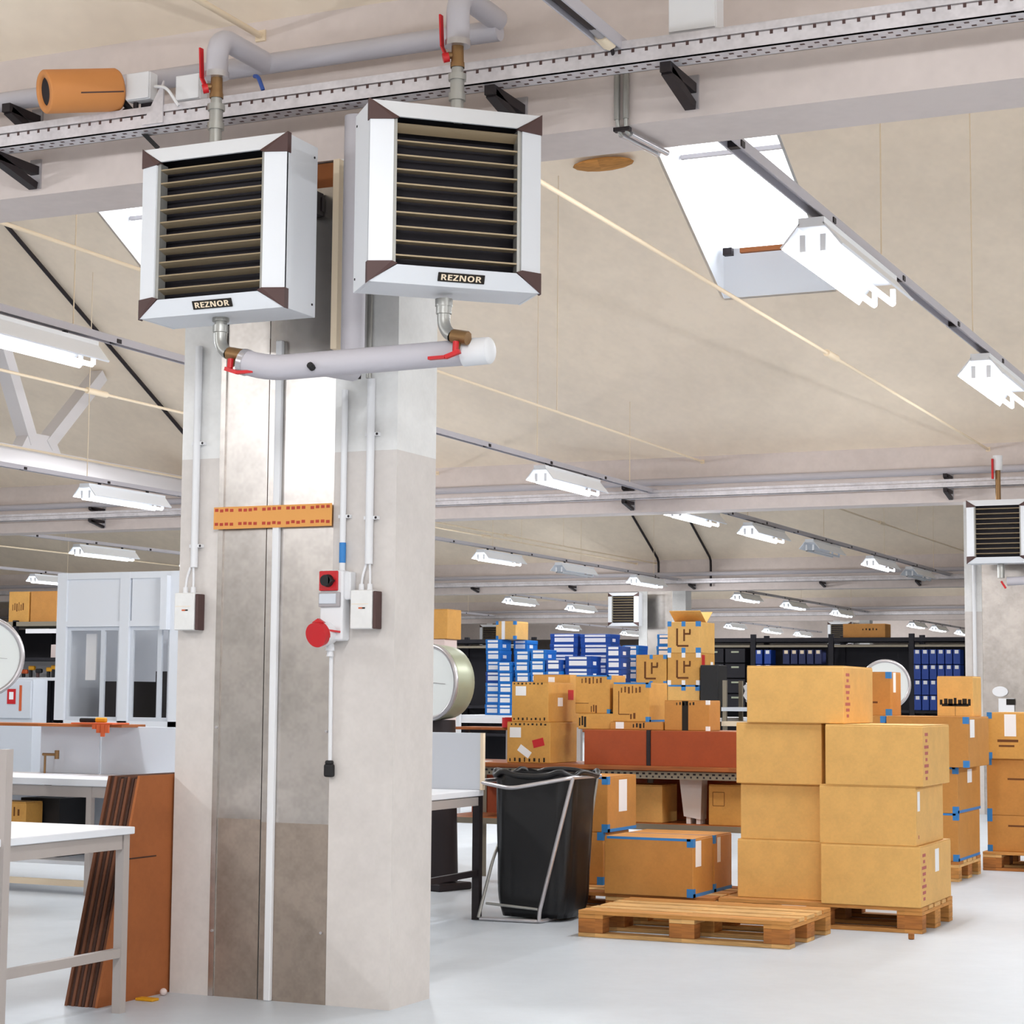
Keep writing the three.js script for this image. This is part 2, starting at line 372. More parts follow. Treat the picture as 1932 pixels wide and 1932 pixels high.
[[-14.48, -63.2], [-14.48, -66.4], [-14.48, -70.3], [-20.5, -63], [-20.5, -67.2], [-20.5, -71], [-26.5, -63], [-26.5, -69]].forEach(([x, z], i) => lamp(x, z, true, `${i < 3 ? ['first', 'second', 'third'][i] : i < 6 ? ['first', 'second', 'third'][i - 3] : ['first', 'second'][i - 6]} tiny far lamp of the fourth bay, ${i < 3 ? 'row beside the right column' : i < 6 ? 'row above the far rack' : 'row above the blue boxes'}`, G3));
for (const x of [8.9, 3.06, -2.81, -8.6]) for (const z of [-4.2, 0.2, 4.6]) lamp(x, z, true, 'unseen double-tube lamp over the hall before the column', G0);  // rightmost row is an unseen extra, added for light on right-hand faces

// ------------------------------------------------------------------ trays, mains and brackets on the beams
function cableTray(z, x0, x1, slots, label) {                     // z: front edge
  const c = (x0 + x1) / 2, L = x1 - x0, g = thing('cable_tray', label, 'cable tray', [c, 3.785, z - 0.05]);
  mesh('trough', [bx(L, 0.006, 0.1, 0, 0.003, 0), bx(L, 0.06, 0.004, 0, 0.03, 0.048), bx(L, 0.06, 0.004, 0, 0.03, -0.048)], M.galvanised, g);
  mesh('cover_lip', [bx(L, 0.03, 0.006, 0, 0.08, 0.052), bx(L, 0.005, 0.108, 0, 0.095, 0)], M.galvanised, g);
  if (!slots) return;
  const s = [], u = [];
  for (let x = slots[0]; x < slots[1]; x += 0.0565) {
    s.push(bx(0.012, 0.016, 0.002, x - c, 0.055, 0.0503));
    u.push(bx(0.018, 0.002, 0.012, x - c, -0.0006, 0.02), bx(0.018, 0.002, 0.012, x - c + 0.02, -0.0006, -0.02));
  }
  const a = mesh('slot_row', s, M.heaterCorner, g), b = mesh('underside_slots', u, M.heaterCorner, g);
  a.userData.kind = b.userData.kind = 'stuff';
}
cableTray(-7.1, -12, 6, [-6.4, -0.8], 'perforated grey cable tray crossing above both heaters');
cableTray(-23.02, -40, 6, null, 'grey cable tray along the second beam');
cableTray(-40.4, -50, 2, null, 'grey cable tray along the third beam');
cableTray(-56.8, -55, -4, null, 'grey cable tray along the fourth beam');
function main(z, y, x0, x1, label, r = 0.045) { tag(mesh('heating_main', rod([x0, y, z], [x1, y, z], r, 14), M.insulation), label, 'pipe'); }
main(-7.3, 4.075, -12, -3.4, 'grey insulated heating main running behind the supply valves');
main(-23.2, 4.0, -40, 6, 'grey heating main along the second beam');
main(-40.6, 4.0, -50, 2, 'grey heating main along the third beam');
main(-57.0, 4.0, -55, -4, 'grey heating main along the fourth beam');
function bracket(x, y, z, zw, label, group) {                      // cantilever arm with diagonal brace from the wall at zw to the front at z
  const g = thing('wall_bracket', label, 'bracket', [x, y, zw], 0, group), d = z - zw;
  mesh('arm', bx(0.045, 0.04, d, 0, -0.02, d / 2), M.darkMetal, g);
  mesh('brace', bar([0, -0.03, d - 0.02], [0, -0.095, 0.02], 0.045, 0.035), M.darkMetal, g);
  mesh('wall_plate', bx(0.06, 0.14, 0.012, 0, -0.035, 0.006), M.grayPaint, g);
}
bracket(-2.6, 3.785, -7.12, -7.44, 'steel bracket under the cable tray left of the skylight');
bracket(-5.88, 3.785, -7.12, -7.44, 'dark bracket under the cable tray at the left edge');
bracket(-5.88, 4.03, -7.2, -7.44, 'dark bracket under the heating main at the left edge');
bracket(-3.36, 3.785, -7.12, -7.44, 'small dark bracket just right of the facing heater');
for (const x of [-17.1, -8.97, -4.94]) for (const [y, n] of [[3.785, 'tray'], [3.955, 'main']]) bracket(x, y, -23.05, -23.4, `dark bracket holding the ${n} of the second beam, ${x < -10 ? 'above the booth side' : x < -6 ? 'near the hanging lamp' : 'next to the right column'}`, 'brackets of the second beam');
[-19.4, -17.0, -14.2, -11.3, -9.28].forEach((x, i) => bracket(x, 3.785, -40.42, -40.8, `${['first', 'second', 'third', 'fourth', 'fifth'][i]} dark bracket of the third beam counted from the big column`, 'brackets of the third beam'));

// ------------------------------------------------------------------ columns
function column(x, z, label, detail) {                              // x: left edge, z: front
  const g = new THREE.Group(); g.name = numbered('column'); g.position.set(x, 0, z); scene.add(g); struct(g, label);
  const W = 1.09, D = 0.37, SPLIT = 2.352;
  for (const [a, b, n] of [[0, 0.2, 'pier'], [0.785, W, 'pier']]) {
    mesh(n + '_lower_paint', box(a, b, 0, SPLIT, -D, 0), M.columnLower, g);
    mesh(n + '_upper_paint', box(a, b, SPLIT, HB, -D, 0), M.columnUpper, g);
  }
  mesh('core', box(0.2, 0.785, 0, HB, -D, -0.1), M.columnLower, g);
  if (!detail) { mesh('metal_panel', box(0.2, 0.785, 0, HB, -0.02, -0.008), M.sheet, g); return g; }
  mesh('metal_panel', [box(0.2, 0.444, 0.0, 3.53, -0.016, -0.006), box(0.2, 0.225, 0, 3.53, -0.006, 0.003)], M.sheet, g);
  mesh('metal_panel', [box(0.45, 0.785, 0.0, 3.53, -0.013, -0.003)], M.sheet, g);
  mesh('lower_sheet', box(0.228, 0.443, 0.0, 0.765, -0.006, -0.0045), M.lowerSheet, g);  // overlay that makes the lower part of the metal panel browner and duller
  mesh('lower_sheet', box(0.452, 0.783, 0.0, 0.755, -0.003, -0.0015), M.lowerSheet, g);
  mesh('panel_backing', box(0.2, 0.785, 1.6, 2.88, -0.06, -0.03), M.rust, g);
  mesh('cover_strip', rbx(0.034, 2.86, 0.024, 0.506, 1.43, 0.009, 0.006), M.whitePlastic, g);
  mesh('wooden_block', box(0.21, 0.775, 3.53, HB - 0.005, -0.095, -0.02), M.rust, g);
  for (const [bx_, by] of [[0.215, 1.16], [0.77, 1.15], [0.215, 0.28], [0.76, 0.3]]) mesh('screw', new THREE.CylinderGeometry(0.006, 0.006, 0.008, 8).rotateX(Math.PI / 2).translate(bx_, by, 0.005), M.chrome, g);
  return g;
}
column(-5.02, -7.44, 'large square concrete column with metal-clad front and white top', true);
column(-4.80, -23.4, 'second concrete column with heater at the right edge');
column(-15.75, -23.4, 'second row column hidden by the big column');
column(-15.5, -40.8, 'far white column behind the blue boxes');
column(-15.6, -57.2, 'distant fourth row column');
column(-26.9, -57.2, 'distant fourth row column at the left');
column(-26.6, -40.8, 'third row column hidden behind the booth');

// orange tape band across the metal panel
{
  const g = thing('tape_band', 'orange printed packing tape across the metal panel', 'tape', [-4.53, 2.03, -7.437]);
  mesh('strip', bx(0.6, 0.098, 0.002, 0, 0.05, 0.0205), M.tapeOrange, g);
  const p = []; let sx = -0.285;
  for (let i = 0; i < 5; i++) { for (let k = 0; k < 4; k++) { for (const y of [0.022, 0.084]) p.push(bx(0.017, 0.013, 0.001, sx + k * 0.026, y + rr(-0.002, 0.002), 0.022)); } sx += 0.122; }
  mesh('print', p, M.tapeRed, g).userData.kind = 'stuff';
}

// ------------------------------------------------------------------ fan heaters
function heater(pos, turn, label, gap, tilt, full = true) {                    // origin: bottom centre, front towards +z
  const g = thing('fan_heater', label, 'heater', pos, turn, 'fan heaters on the columns');
  const W = 0.7, H = 0.72, D = 0.28, w = W / 2, F = D / 2, b = 0.03;
  mesh('casing', [rbx(0.012, H, D - b, -w + 0.006, H / 2, -b / 2, 0.003), rbx(0.012, H, D - b, w - 0.006, H / 2, -b / 2, 0.003), rbx(W - 0.024, 0.012, D - b, 0, 0.007, -b / 2, 0.003), rbx(W - 0.024, 0.012, D - b, 0, H - 0.007, -b / 2, 0.003)], M.heaterWhite, g);
  mesh('back_grille', bx(W - 0.02, H - 0.02, 0.01, 0, H / 2, -F + 0.006), M.darkMetal, g);
  const fz = F, bz = F - b, cx = 0.108, cy = 0.08, t = [0, 0, -0.012];
  for (const s of [-1, 1]) mesh('side_bezel', prism([[s * w, cy, bz], [s * (w - 0.088), cy, fz], [s * (w - 0.088), H - cy, fz], [s * w, H - cy, bz]], t), M.heaterWhite, g);
  mesh('top_bezel', prism([[-w, H, bz], [w, H, bz], [w - cx, H - 0.068, fz], [-w + cx, H - 0.068, fz]], t), M.heaterWhite, g);
  mesh('bottom_bezel', prism([[-w, 0, bz], [w, 0, bz], [w - cx, 0.068, fz], [-w + cx, 0.068, fz]], t), M.heaterWhite, g);
  for (const s of [-1, 1]) for (const v of [0, 1]) {
    const Y = (y) => (v ? H - y : y);
    mesh('corner_cap', prism([[s * (w + 0.004), Y(-0.004), bz + 0.003], [s * (w - cx), Y(0.072), fz + 0.006], [s * (w - 0.086), Y(cy), fz + 0.006], [s * (w + 0.004), Y(cy), bz + 0.003]], [0, 0, -0.03]), M.heaterCorner, g);
  }
  mesh('heat_exchanger', bx(W - 0.03, H - 0.04, 0.06, 0, H / 2, F - 0.13), M.dark, g);
  const n = 10;
  for (let i = 0; i < n; i++) {
    const y = 0.085 + (i + 0.4) * (H - 0.155) / n;
    const lg = new THREE.BoxGeometry(W - 0.2, 0.006, 0.046).rotateX(tilt(i)).translate(0, y, fz - 0.035);
    mesh('louvre', lg, M.louvre, g);
  }
  for (const s of [-1, 1]) mesh('louvre_rail', [bx(0.016, H - 0.15, 0.05, s * (w - 0.096), H / 2, fz - 0.035)], M.fitting, g);
  mesh('fan_guard', [new THREE.CylinderGeometry(0.24, 0.27, 0.07, 20).rotateX(Math.PI / 2).translate(0, H / 2, -F - 0.035)], M.darkMetal, g);
  mesh('mounting_bracket', [bx(0.05, 0.1, gap, -0.12, H * 0.82, -F - gap / 2), bx(0.05, 0.1, gap, 0.12, H * 0.82, -F - gap / 2), bx(0.3, 0.06, 0.02, 0, H * 0.82, -F - gap + 0.01)], M.darkMetal, g);
  if (!full) return g;
  const plate = mesh('nameplate', rbx(0.19, 0.036, 0.004, 0, 0, 0, 0.0019), M.inkBlack, g);
  const lean = Math.atan2(b, 0.068);
  plate.position.set(0.02, 0.034, bz + b * 0.5 + 0.003); plate.rotation.x = lean;
  const tg = new TextGeometry('REZNOR', { font, size: 0.023, depth: 0.0015, curveSegments: 3 }); tg.computeBoundingBox();
  const bb = tg.boundingBox; tg.translate(-(bb.max.x + bb.min.x) / 2, -0.0115, 0.002).scale(1.35, 1, 1);
  mesh('lettering', tg, M.tie, plate);
  for (const s of [-1, 1]) for (const y of [0.05, H - 0.05]) mesh('screw', new THREE.CylinderGeometry(0.005, 0.005, 0.004, 8).rotateZ(Math.PI / 2).translate(s * (w + 0.001), y, -F + 0.03), M.darkMetal, g);
  return g;
}
heater([-4.455, 2.86, -6.89], 0, 'fan heater on the big column facing straight forward, darker louvres', 0.405, (i) => (i < 6 ? -0.3 : -0.12));
const H2 = 0.7365;
heater([-3.445, 2.895, -6.929], H2, 'fan heater turned towards the aisle at the big column corner', 0.47, (i) => (i === 9 ? -0.6 : -0.02));
heater([-4.25, 2.86, -22.7], 0, 'fan heater on the second column at the right picture edge', 0.56, () => -0.15, false);
heater([-15.57, 2.865, -40.15], 0, 'far fan heater on the white column behind the blue boxes', 0.51, () => -0.4, false);
heater([-15.25, 2.865, -56.7], 0, 'tiny distant fan heater above the dark rack', 0.36, () => -0.2, false);
heater([-26.5, 2.865, -56.7], 0, 'tiny distant fan heater above the blue tower', 0.36, () => -0.2, false);

// supply risers with red ball valves
function supply(x, z, top, zm, label) {
  const g = thing('supply_riser', label, 'pipe', [x, 3.58, z]);
  const t = top - 3.58;
  mesh('union', [new THREE.CylinderGeometry(0.026, 0.026, 0.12, 14).translate(0, 0.05, 0), new THREE.CylinderGeometry(0.036, 0.036, 0.03, 8).translate(0, 0.105, 0), new THREE.CylinderGeometry(0.029, 0.029, 0.06, 14).translate(0, 0.15, 0), new THREE.CylinderGeometry(0.038, 0.038, 0.026, 8).translate(0, 0.185, 0), new THREE.CylinderGeometry(0.024, 0.024, 0.05, 12).translate(0, 0.21, 0)], M.fitting, g);
  const v = mesh('valve_body', [new THREE.CylinderGeometry(0.025, 0.028, 0.09, 8).translate(0, 0.27, 0), new THREE.CylinderGeometry(0.03, 0.03, 0.02, 8).translate(0, 0.235, 0), rod([0, 0.275, 0], [-0.035, 0.275, 0.02], 0.014, 8)], M.brass, g);
  mesh('lever_handle', [bar([-0.035, 0.262, 0.02], [-0.055, 0.31, 0.03], 0.026, 0.006, [1, 0, 0]), bar([-0.055, 0.31, 0.03], [-0.06, 0.44, 0.033], 0.026, 0.007, [1, 0, 0]), rod([-0.03, 0.268, 0.018], [-0.05, 0.262, 0.03], 0.02, 8)], M.red, v);
  mesh('collar', new THREE.CylinderGeometry(0.051, 0.051, 0.025, 18).translate(0, 0.325, 0), M.chrome, g);
  mesh('insulation', pipe([[0, 0.33, 0], [0, t, 0], [0, t, zm - z]], 0.047, 0.1, 16), M.insulation, g);
}
supply(-4.528, -6.9, 4.075, -7.3, 'insulated supply pipe with red lever valve above the forward-facing heater');
supply(-3.412, -6.93, 4.12, -7.3, 'insulated supply pipe with red lever valve above the turned heater');
{   // return line below both heaters
  const g = thing('return_pipe', 'white insulated return pipe joining both heaters under their bases', 'pipe', [-4.46, 2.6, -6.9]);
  const L = (x, y, z) => [x + 4.46, y - 2.6, z + 6.9];
  mesh('insulation', pipe([L(-4.33, 2.66, -6.86), L(-4.22, 2.63, -6.87), L(-3.5, 2.66, -6.98), L(-3.3, 2.665, -7.0)], 0.052, 0.08, 18), M.insulation, g);
  mesh('end_cap', [rod(L(-3.4, 2.6625, -6.99), L(-3.295, 2.665, -7.0), 0.056, 18, 0.054), new THREE.SphereGeometry(0.054, 16, 10).scale(0.4, 1, 1).translate(...L(-3.295, 2.665, -7.0))], M.whitePlastic, g);
  mesh('end_collar', rod(L(-4.345, 2.665, -6.86), L(-4.32, 2.657, -6.86), 0.055, 16), M.chrome, g);
  mesh('clip', rod(L(-4.01, 2.616, -6.855), L(-4.01, 2.626, -6.83), 0.014, 8), M.black, g);
  const drop = (x, z, y1, dx, name, s, ox) => {
    const e = mesh(name, [pipe([L(x, 2.875, z), L(x, y1, z), L(x + dx, y1 - 0.03, z + 0.02)], 0.026, 0.05, 12), new THREE.CylinderGeometry(0.033, 0.033, 0.03, 8).translate(...L(x, y1 + 0.08, z)), new THREE.CylinderGeometry(0.035, 0.035, 0.03, 12).translate(...L(x, 2.86, z))], M.fitting, g);
    const v = mesh('valve_body', [rod(L(x + dx, y1 - 0.03, z + 0.02), L(x + dx + 0.07, y1 - 0.045, z + 0.025), 0.028, 8), rod(L(x + dx + 0.03, y1 - 0.035, z + 0.02), L(x + dx + 0.03, y1 - 0.085, z + 0.04), 0.012, 8)], M.brass, g);
    const q = x + dx + ox;
    mesh('lever_handle', [rod(L(q, y1 - 0.06, z + 0.05), L(q, y1 - 0.1, z + 0.055), 0.013, 8), bar(L(q - s * 0.02, y1 - 0.1, z + 0.055), L(q + s * 0.04, y1 - 0.12, z + 0.06), 0.02, 0.016), bar(L(q + s * 0.04, y1 - 0.12, z + 0.06), L(q + s * 0.115, y1 - 0.12, z + 0.055), 0.024, 0.012)], M.red, v);
  };
  drop(-4.475, -6.89, 2.735, 0.055, 'elbow', 1, 0.03);
  drop(-3.47, -6.95, 2.75, 0.05, 'elbow', -1, 0.03);
  mesh('insulated_riser', rod(L(-4.02, 2.69, -7.2), L(-4.02, 3.75, -7.2), 0.05, 16), M.insulation, g);
  mesh('riser_collar', rod(L(-4.02, 2.69, -7.2), L(-4.02, 2.725, -7.2), 0.054, 16), M.chrome, g);
  mesh('branch', rod(L(-4.02, 2.66, -7.2), L(-4.02, 2.64, -6.9), 0.045, 12), M.insulation, g);
}
{
  const g = thing('conduit_pair', 'pair of thin steel conduits behind the turned heater', 'conduit', [-4.07, 2.66, -7.4]);
  mesh('tube', rod([0.02, 0, 0], [0.02, 0.99, 0], 0.013, 10), M.fitting, g);
  mesh('tube', rod([-0.03, 0, 0], [-0.03, 0.99, 0], 0.01, 10), M.darkMetal, g);
  const s = tag(mesh('cable_duct', box(-4.243, -4.213, 2.8, 3.64, -7.437, -7.4), M.tie), 'narrow cream cable duct beside the dark recess', 'duct');
}

// conduits, switches and sockets on the column
function conduit(x, y0, y1, r, m, label, clips) {
  const g = thing('conduit', label, 'conduit', [x, y0, -7.44 + r + 0.004]);
  mesh('tube', rod([0, 0, 0], [0, y1 - y0, 0], r, 12), m, g);
  for (const y of clips) { mesh('clip', bx(r * 2 + 0.03, 0.014, r + 0.006, 0.006, y - y0, -r / 2), M.whitePlastic, g); mesh('clip_screw', rod([r + 0.014, y - y0, 0], [r + 0.014, y - y0, 0.004], 0.006, 6), M.darkMetal, g); }
  return g;
}
conduit(-4.93, 1.865, 2.86, 0.0165, M.whitePlastic, 'white conduit down the column pier beside the leaning cardboard', [1.96, 2.42]);
const c2 = conduit(-4.178, 1.835, 2.62, 0.0135, M.whitePlastic, 'white conduit with blue tape above the red rotary switch', [2.07]);
mesh('blue_tape_wrap', rod([0, 0.035, 0], [0, 0.122, 0], 0.0145, 12), M.blueTape, c2);
conduit(-4.047, 1.862, 2.66, 0.0175, M.whitePlastic, 'white conduit above the beige switch box nearest the aisle', [2.06, 2.42]);
function switchBox(x, label) {
  const g = thing('switch_box', label, 'switch box', [x, 1.585, -7.44]);
  mesh('body', rbx(0.105, 0.165, 0.06, -0.01, 0.0825, 0.032, 0.006), M.columnUpper, g);
  mesh('side_cover', rbx(0.016, 0.16, 0.055, 0.052, 0.08, 0.03, 0.004), M.heaterCorner, g);
  mesh('seam', bx(0.08, 0.002, 0.001, -0.015, 0.105, 0.0623), M.tie, g);
  mesh('indicator', bx(0.018, 0.006, 0.002, -0.012, 0.088, 0.063), M.orange, g);
  mesh('indicator', bx(0.012, 0.006, 0.002, 0.004, 0.088, 0.063), M.inkBlack, g);
  for (const s of [-0.025, 0.015]) {
    mesh('gland', new THREE.CylinderGeometry(0.011, 0.013, 0.028, 10).translate(s, 0.178, 0.03), M.whitePlastic, g);
    mesh('cable', pipe([[s, 0.19, 0.03], [s * 0.9, 0.23, 0.026], [s * 0.4 + 0.002, 0.28, 0.022]], 0.0055, 0.02, 8), M.whitePlastic, g);
  }
}
switchBox(-4.94, 'beige switch box on the pier beside the metal panel and cardboard');
switchBox(-4.05, 'beige switch box beside the red rotary switch');
{
  const g = thing('power_socket', 'white industrial power socket with red rotary switch and round red cap', 'socket', [-4.2, 1.52, -7.44]);
  mesh('body', [rbx(0.112, 0.3, 0.07, 0.0, 0.165, 0.036, 0.01, 2), rbx(0.045, 0.12, 0.05, 0.06, 0.25, 0.026, 0.006)], M.whitePlastic, g);
  mesh('switch_plate', rbx(0.09, 0.085, 0.012, -0.01, 0.27, 0.076, 0.004), M.red, g);
  mesh('switch_knob', [new THREE.CylinderGeometry(0.024, 0.028, 0.03, 20).rotateX(Math.PI / 2).translate(-0.01, 0.27, 0.095), prism([[0.006, 0.288, 0.11], [0.028, 0.27, 0.11], [0.006, 0.252, 0.11]], [0, 0, -0.024])], M.black, g);
  mesh('fuse_frame', rbx(0.104, 0.062, 0.014, -0.004, 0.19, 0.076, 0.004), M.grayPaint, g);
  mesh('fuse_window', rbx(0.082, 0.044, 0.01, -0.01, 0.193, 0.082, 0.003), M.panelGray, g);
  mesh('outlet_housing', rod([-0.02, 0.05, 0.05], [-0.028, 0.035, 0.11], 0.05, 20), M.whitePlastic, g);
  mesh('cap', [rod([-0.028, 0.045, 0.108], [-0.033, 0.036, 0.14], 0.053, 28), prism([[-0.06, 0.09, 0.13], [0.0, 0.09, 0.13], [-0.03, 0.108, 0.13]], [0, 0, -0.02]), bar([0.0, 0.06, 0.12], [0.045, 0.052, 0.07], 0.014, 0.008)], M.red, g);
  mesh('cable_gland', [new THREE.CylinderGeometry(0.016, 0.02, 0.03, 12).translate(-0.018, -0.012, 0.04), new THREE.CylinderGeometry(0.012, 0.016, 0.03, 12).translate(-0.018, -0.036, 0.04)], M.whitePlastic, g);
  mesh('cable', rod([-0.018, -0.03, 0.03], [-0.022, -0.5, 0.018], 0.009, 10), M.whitePlastic, g);
  mesh('plug', [rbx(0.044, 0.056, 0.03, -0.024, -0.535, 0.02, 0.01, 2), rbx(0.034, 0.02, 0.026, -0.024, -0.502, 0.02, 0.008, 2)], M.black, g);
}

// tan loudspeaker and boxes near the tray
{
  const g = thing('loudspeaker', 'tan cylindrical loudspeaker on a black bracket above the tray', 'loudspeaker', [-5.28, 3.86, -6.97], 1.0); g.rotation.z = 0.0;
  const ring = [[0.062, 0.15], [0.064, 0.172], [0.088, 0.173], [0.095, 0.166], [0.095, -0.16], [0.088, -0.172], [0.0, -0.175]].map((p) => new THREE.Vector2(...p));
  mesh('housing', new THREE.LatheGeometry(ring, 36).rotateZ(Math.PI / 2 + 0.2).translate(0, 0.09, 0), M.tan, g);
  mesh('grille', new THREE.CylinderGeometry(0.0635, 0.0635, 0.012, 28).translate(0, 0.152, 0).rotateZ(Math.PI / 2 + 0.2).translate(0, 0.09, 0), M.dark, g);
  mesh('slot', bx(0.2, 0.006, 0.004, 0.06, -0.03, 0.0895).rotateZ(0.2).translate(0, 0.09, 0), M.heaterCorner, g);
  mesh('yoke', [rod([0.18, 0.09, 0], [0.26, 0.03, -0.02], 0.014, 8), rod([0.2, 0.0, 0], [0.3, 0.0, 0], 0.045, 14), bar([0.23, 0.0, 0.0], [0.33, -0.13, 0.08], 0.045, 0.02), bar([0.23, 0.0, 0.0], [0.37, 0.06, -0.1], 0.03, 0.02)], M.black, g);
  const t = tag(mesh('gusset_plate', prism([[-4.93, 3.99, -7.09], [-4.93, 3.8, -7.09], [-5.04, 3.8, -7.09]], [0, 0, -0.01]), M.galvanised), 'triangular metal gusset plate beside the loudspeaker bracket', 'plate');
}
function junction(x, y, z, w, h, d, label) {
  const g = thing('junction_box', label, 'junction box', [x, y, z]);
  mesh('body', rbx(w, h, d, 0, h / 2, 0, 0.006), M.whitePlastic, g);
  mesh('lid', rbx(w * 0.96, h * 0.96, 0.012, 0, h / 2, d / 2 + 0.004, 0.004), M.whitePlastic, g);
  mesh('gland', rod([-w * 0.25, 0, 0], [-w * 0.25, -0.035, 0], 0.012, 8), M.darkMetal, g);
  mesh('support', bx(w * 0.5, 0.05, 0.02, w * 0.1, -0.022, -d / 2), M.darkMetal, g);
}
junction(-5.07, 3.92, -7.13, 0.125, 0.125, 0.06, 'white junction box next to the tan loudspeaker');
junction(-4.82, 3.895, -7.15, 0.125, 0.115, 0.06, 'white junction box between loudspeaker and red lever valve');
junction(-2.5, 3.905, -7.2, 0.2, 0.17, 0.09, 'grey junction box on the tray above the skylight');
tag(mesh('drooping_cable', pipe([[-4.98, 3.97, -7.1], [-4.9, 3.95, -7.07], [-4.84, 3.86, -7.08]], 0.007, 0.04, 8), M.whitePlastic), 'drooping white cable between the two small junction boxes', 'cable');
tag(mesh('blue_cable', pipe([[-4.48, 3.96, -7.12], [-4.45, 3.95, -7.1], [-4.43, 3.89, -7.11]], 0.009, 0.02, 8), M.blueCable), 'short blue cable behind the red lever valve', 'cable');
{
  const g = thing('conduit_run', 'steel conduit pair bending from the tray to the skylight lamp rail', 'conduit', [-2.9, 3.62, -7.42]);
  for (const s of [-1, 1]) mesh('tube', rod([s * 0.02, 0.05, 0], [s * 0.02, 0.3, 0], 0.013, 10), M.fitting, g);
  for (const s of [-1, 1]) mesh('elbow', pipe([[s * 0.02, 0.06, 0], [s * 0.015, 0.0, -0.01], [s * 0.015, 0.0, -0.05]], 0.009, 0.03, 8), M.fitting, g);
  for (const s of [-1, 1]) mesh('lower_tube', rod([s * 0.02, 0.0, -0.05], [s * 0.02 + 0.04, 0.0, -0.38], 0.013, 10), M.chrome, g);
  mesh('clamp', [bx(0.07, 0.016, 0.03, 0, 0.01, -0.012)], M.darkMetal, g);
  const h = thing('cable_gland_fitting', 'stepped conduit fitting at the end of the top lamp rail', 'fitting', [-2.81, 3.87, -7.0]);
  mesh('sleeve', rod([0, 0.02, 0.5], [0, 0.02, 0.12], 0.03, 14), M.darkMetal, h);
  mesh('tube', rod([0, 0.02, 0.2], [0, 0.01, 0.02], 0.026, 14), M.grayPaint, h);
  mesh('nut', rod([0, 0.01, 0.03], [0, 0.0, -0.06], 0.034, 8), M.tie, h);
  mesh('cable', pipe([[0, 0, -0.06], [0.0, -0.03, -0.1], [-0.02, -0.08, -0.16]], 0.008, 0.03, 8), M.darkMetal, h);
}

// ------------------------------------------------------------------ cartons
function carton(label, [x, y, z], [w, h, d], o = {}) {               // x: centre, y: base, z: FRONT face
  const g = thing('carton', label, 'box', [x, y, z - d / 2], o.turn || 0, o.group);
  const m = M[o.mat || 'card'];
  const th = 0.005;
  mesh('body', rbx(w, h - th, d, 0, (h - th) / 2, 0, 0.006), m, g);
  if (!o.open) for (const s of [-1, 1]) mesh('flap', bx(w - 0.006, th, d / 2 - 0.004, 0, h - th / 2, s * (d / 4)), m, g);
  else {
    for (const s of [-1, 1]) mesh('flap', new THREE.BoxGeometry(w - 0.01, th, d * 0.45).translate(0, 0, -d * 0.225).rotateX(s > 0 ? 0.55 : 2.6).translate(0, h - 0.004, s > 0 ? 0.0 : 0.02), m, g);
  }
  const on = (f, u, v, a, b, t, k) => {                                // a flat patch on a face
    if (f === 'front') return bx(a, b, t, u, v, d / 2 + t / 2 - 0.0004 + (k || 0));
    if (f === 'right') return bx(t, b, a, w / 2 + t / 2 - 0.0004 + (k || 0), v, d / 2 - u);
    return bx(a, t, b, u, h + t / 2 - 0.0004 + (k || 0), v);
  };
  if (o.tape) {
    const c = M[o.tape === true ? 'blueTape' : o.tape], k = o.tw || 0.05, P = [];
    for (const v of [k / 2, h - k / 2]) { P.push(on('front', w / 2 - k * 0.4, v, k * 0.8, k, 0.001), on('right', k * 0.4, v, k * 0.8, k, 0.001)); if (o.tapeLeft) P.push(on('front', -w / 2 + k * 0.4, v, k * 0.8, k, 0.001)); if (o.tapeMid) P.push(on('front', 0, v, k * 0.8, k, 0.001)); }
    if (o.tapeEdge) P.push(on('right', d / 2, k * 0.2, d, k * 0.4, 0.001), on('front', 0, h - k * 0.15, w * 0.94, k * 0.3, 0.001));
    P.forEach((p) => mesh('tape', p, c, g));
  }
  for (const l of o.labels || []) {
    const q = on(l[0], 0, 0, l[3], l[4], 0.001, 0.0006); if (l[6]) { if (l[0] === 'front') q.rotateZ(l[6]); else q.rotateX(l[6]); }
    q.translate(l[0] === 'front' ? l[1] : 0, l[2], l[0] === 'right' ? -l[1] : 0);
    mesh('sticker', q, M[l[5] || 'paper'], g);
  }
  if (o.print) {
    const P = o.print.map((r) => on(r[0], r[1], r[2], r[3], r[4], 0.0008));
    mesh('print', P, M[o.ink || 'ink'], g).userData.kind = 'stuff';
  }
  return g;
}
const marks = (f, u0, v, n, s, h, step) => Array.from({ length: n }, (_, i) => [f, u0 + i * step, v + (i % 2) * h * 0.1, s * (0.6 + 0.4 * ((i * 7) % 3) / 2), h * (0.7 + 0.3 * ((i * 5) % 4) / 3)]);
const colPrint = (h, d) => [...Array.from({ length: 8 }, (_, i) => ['right', 0.09, 0.045 + i * (h - 0.09) / 7.2, 0.05 + 0.03 * (i % 3), 0.018])];

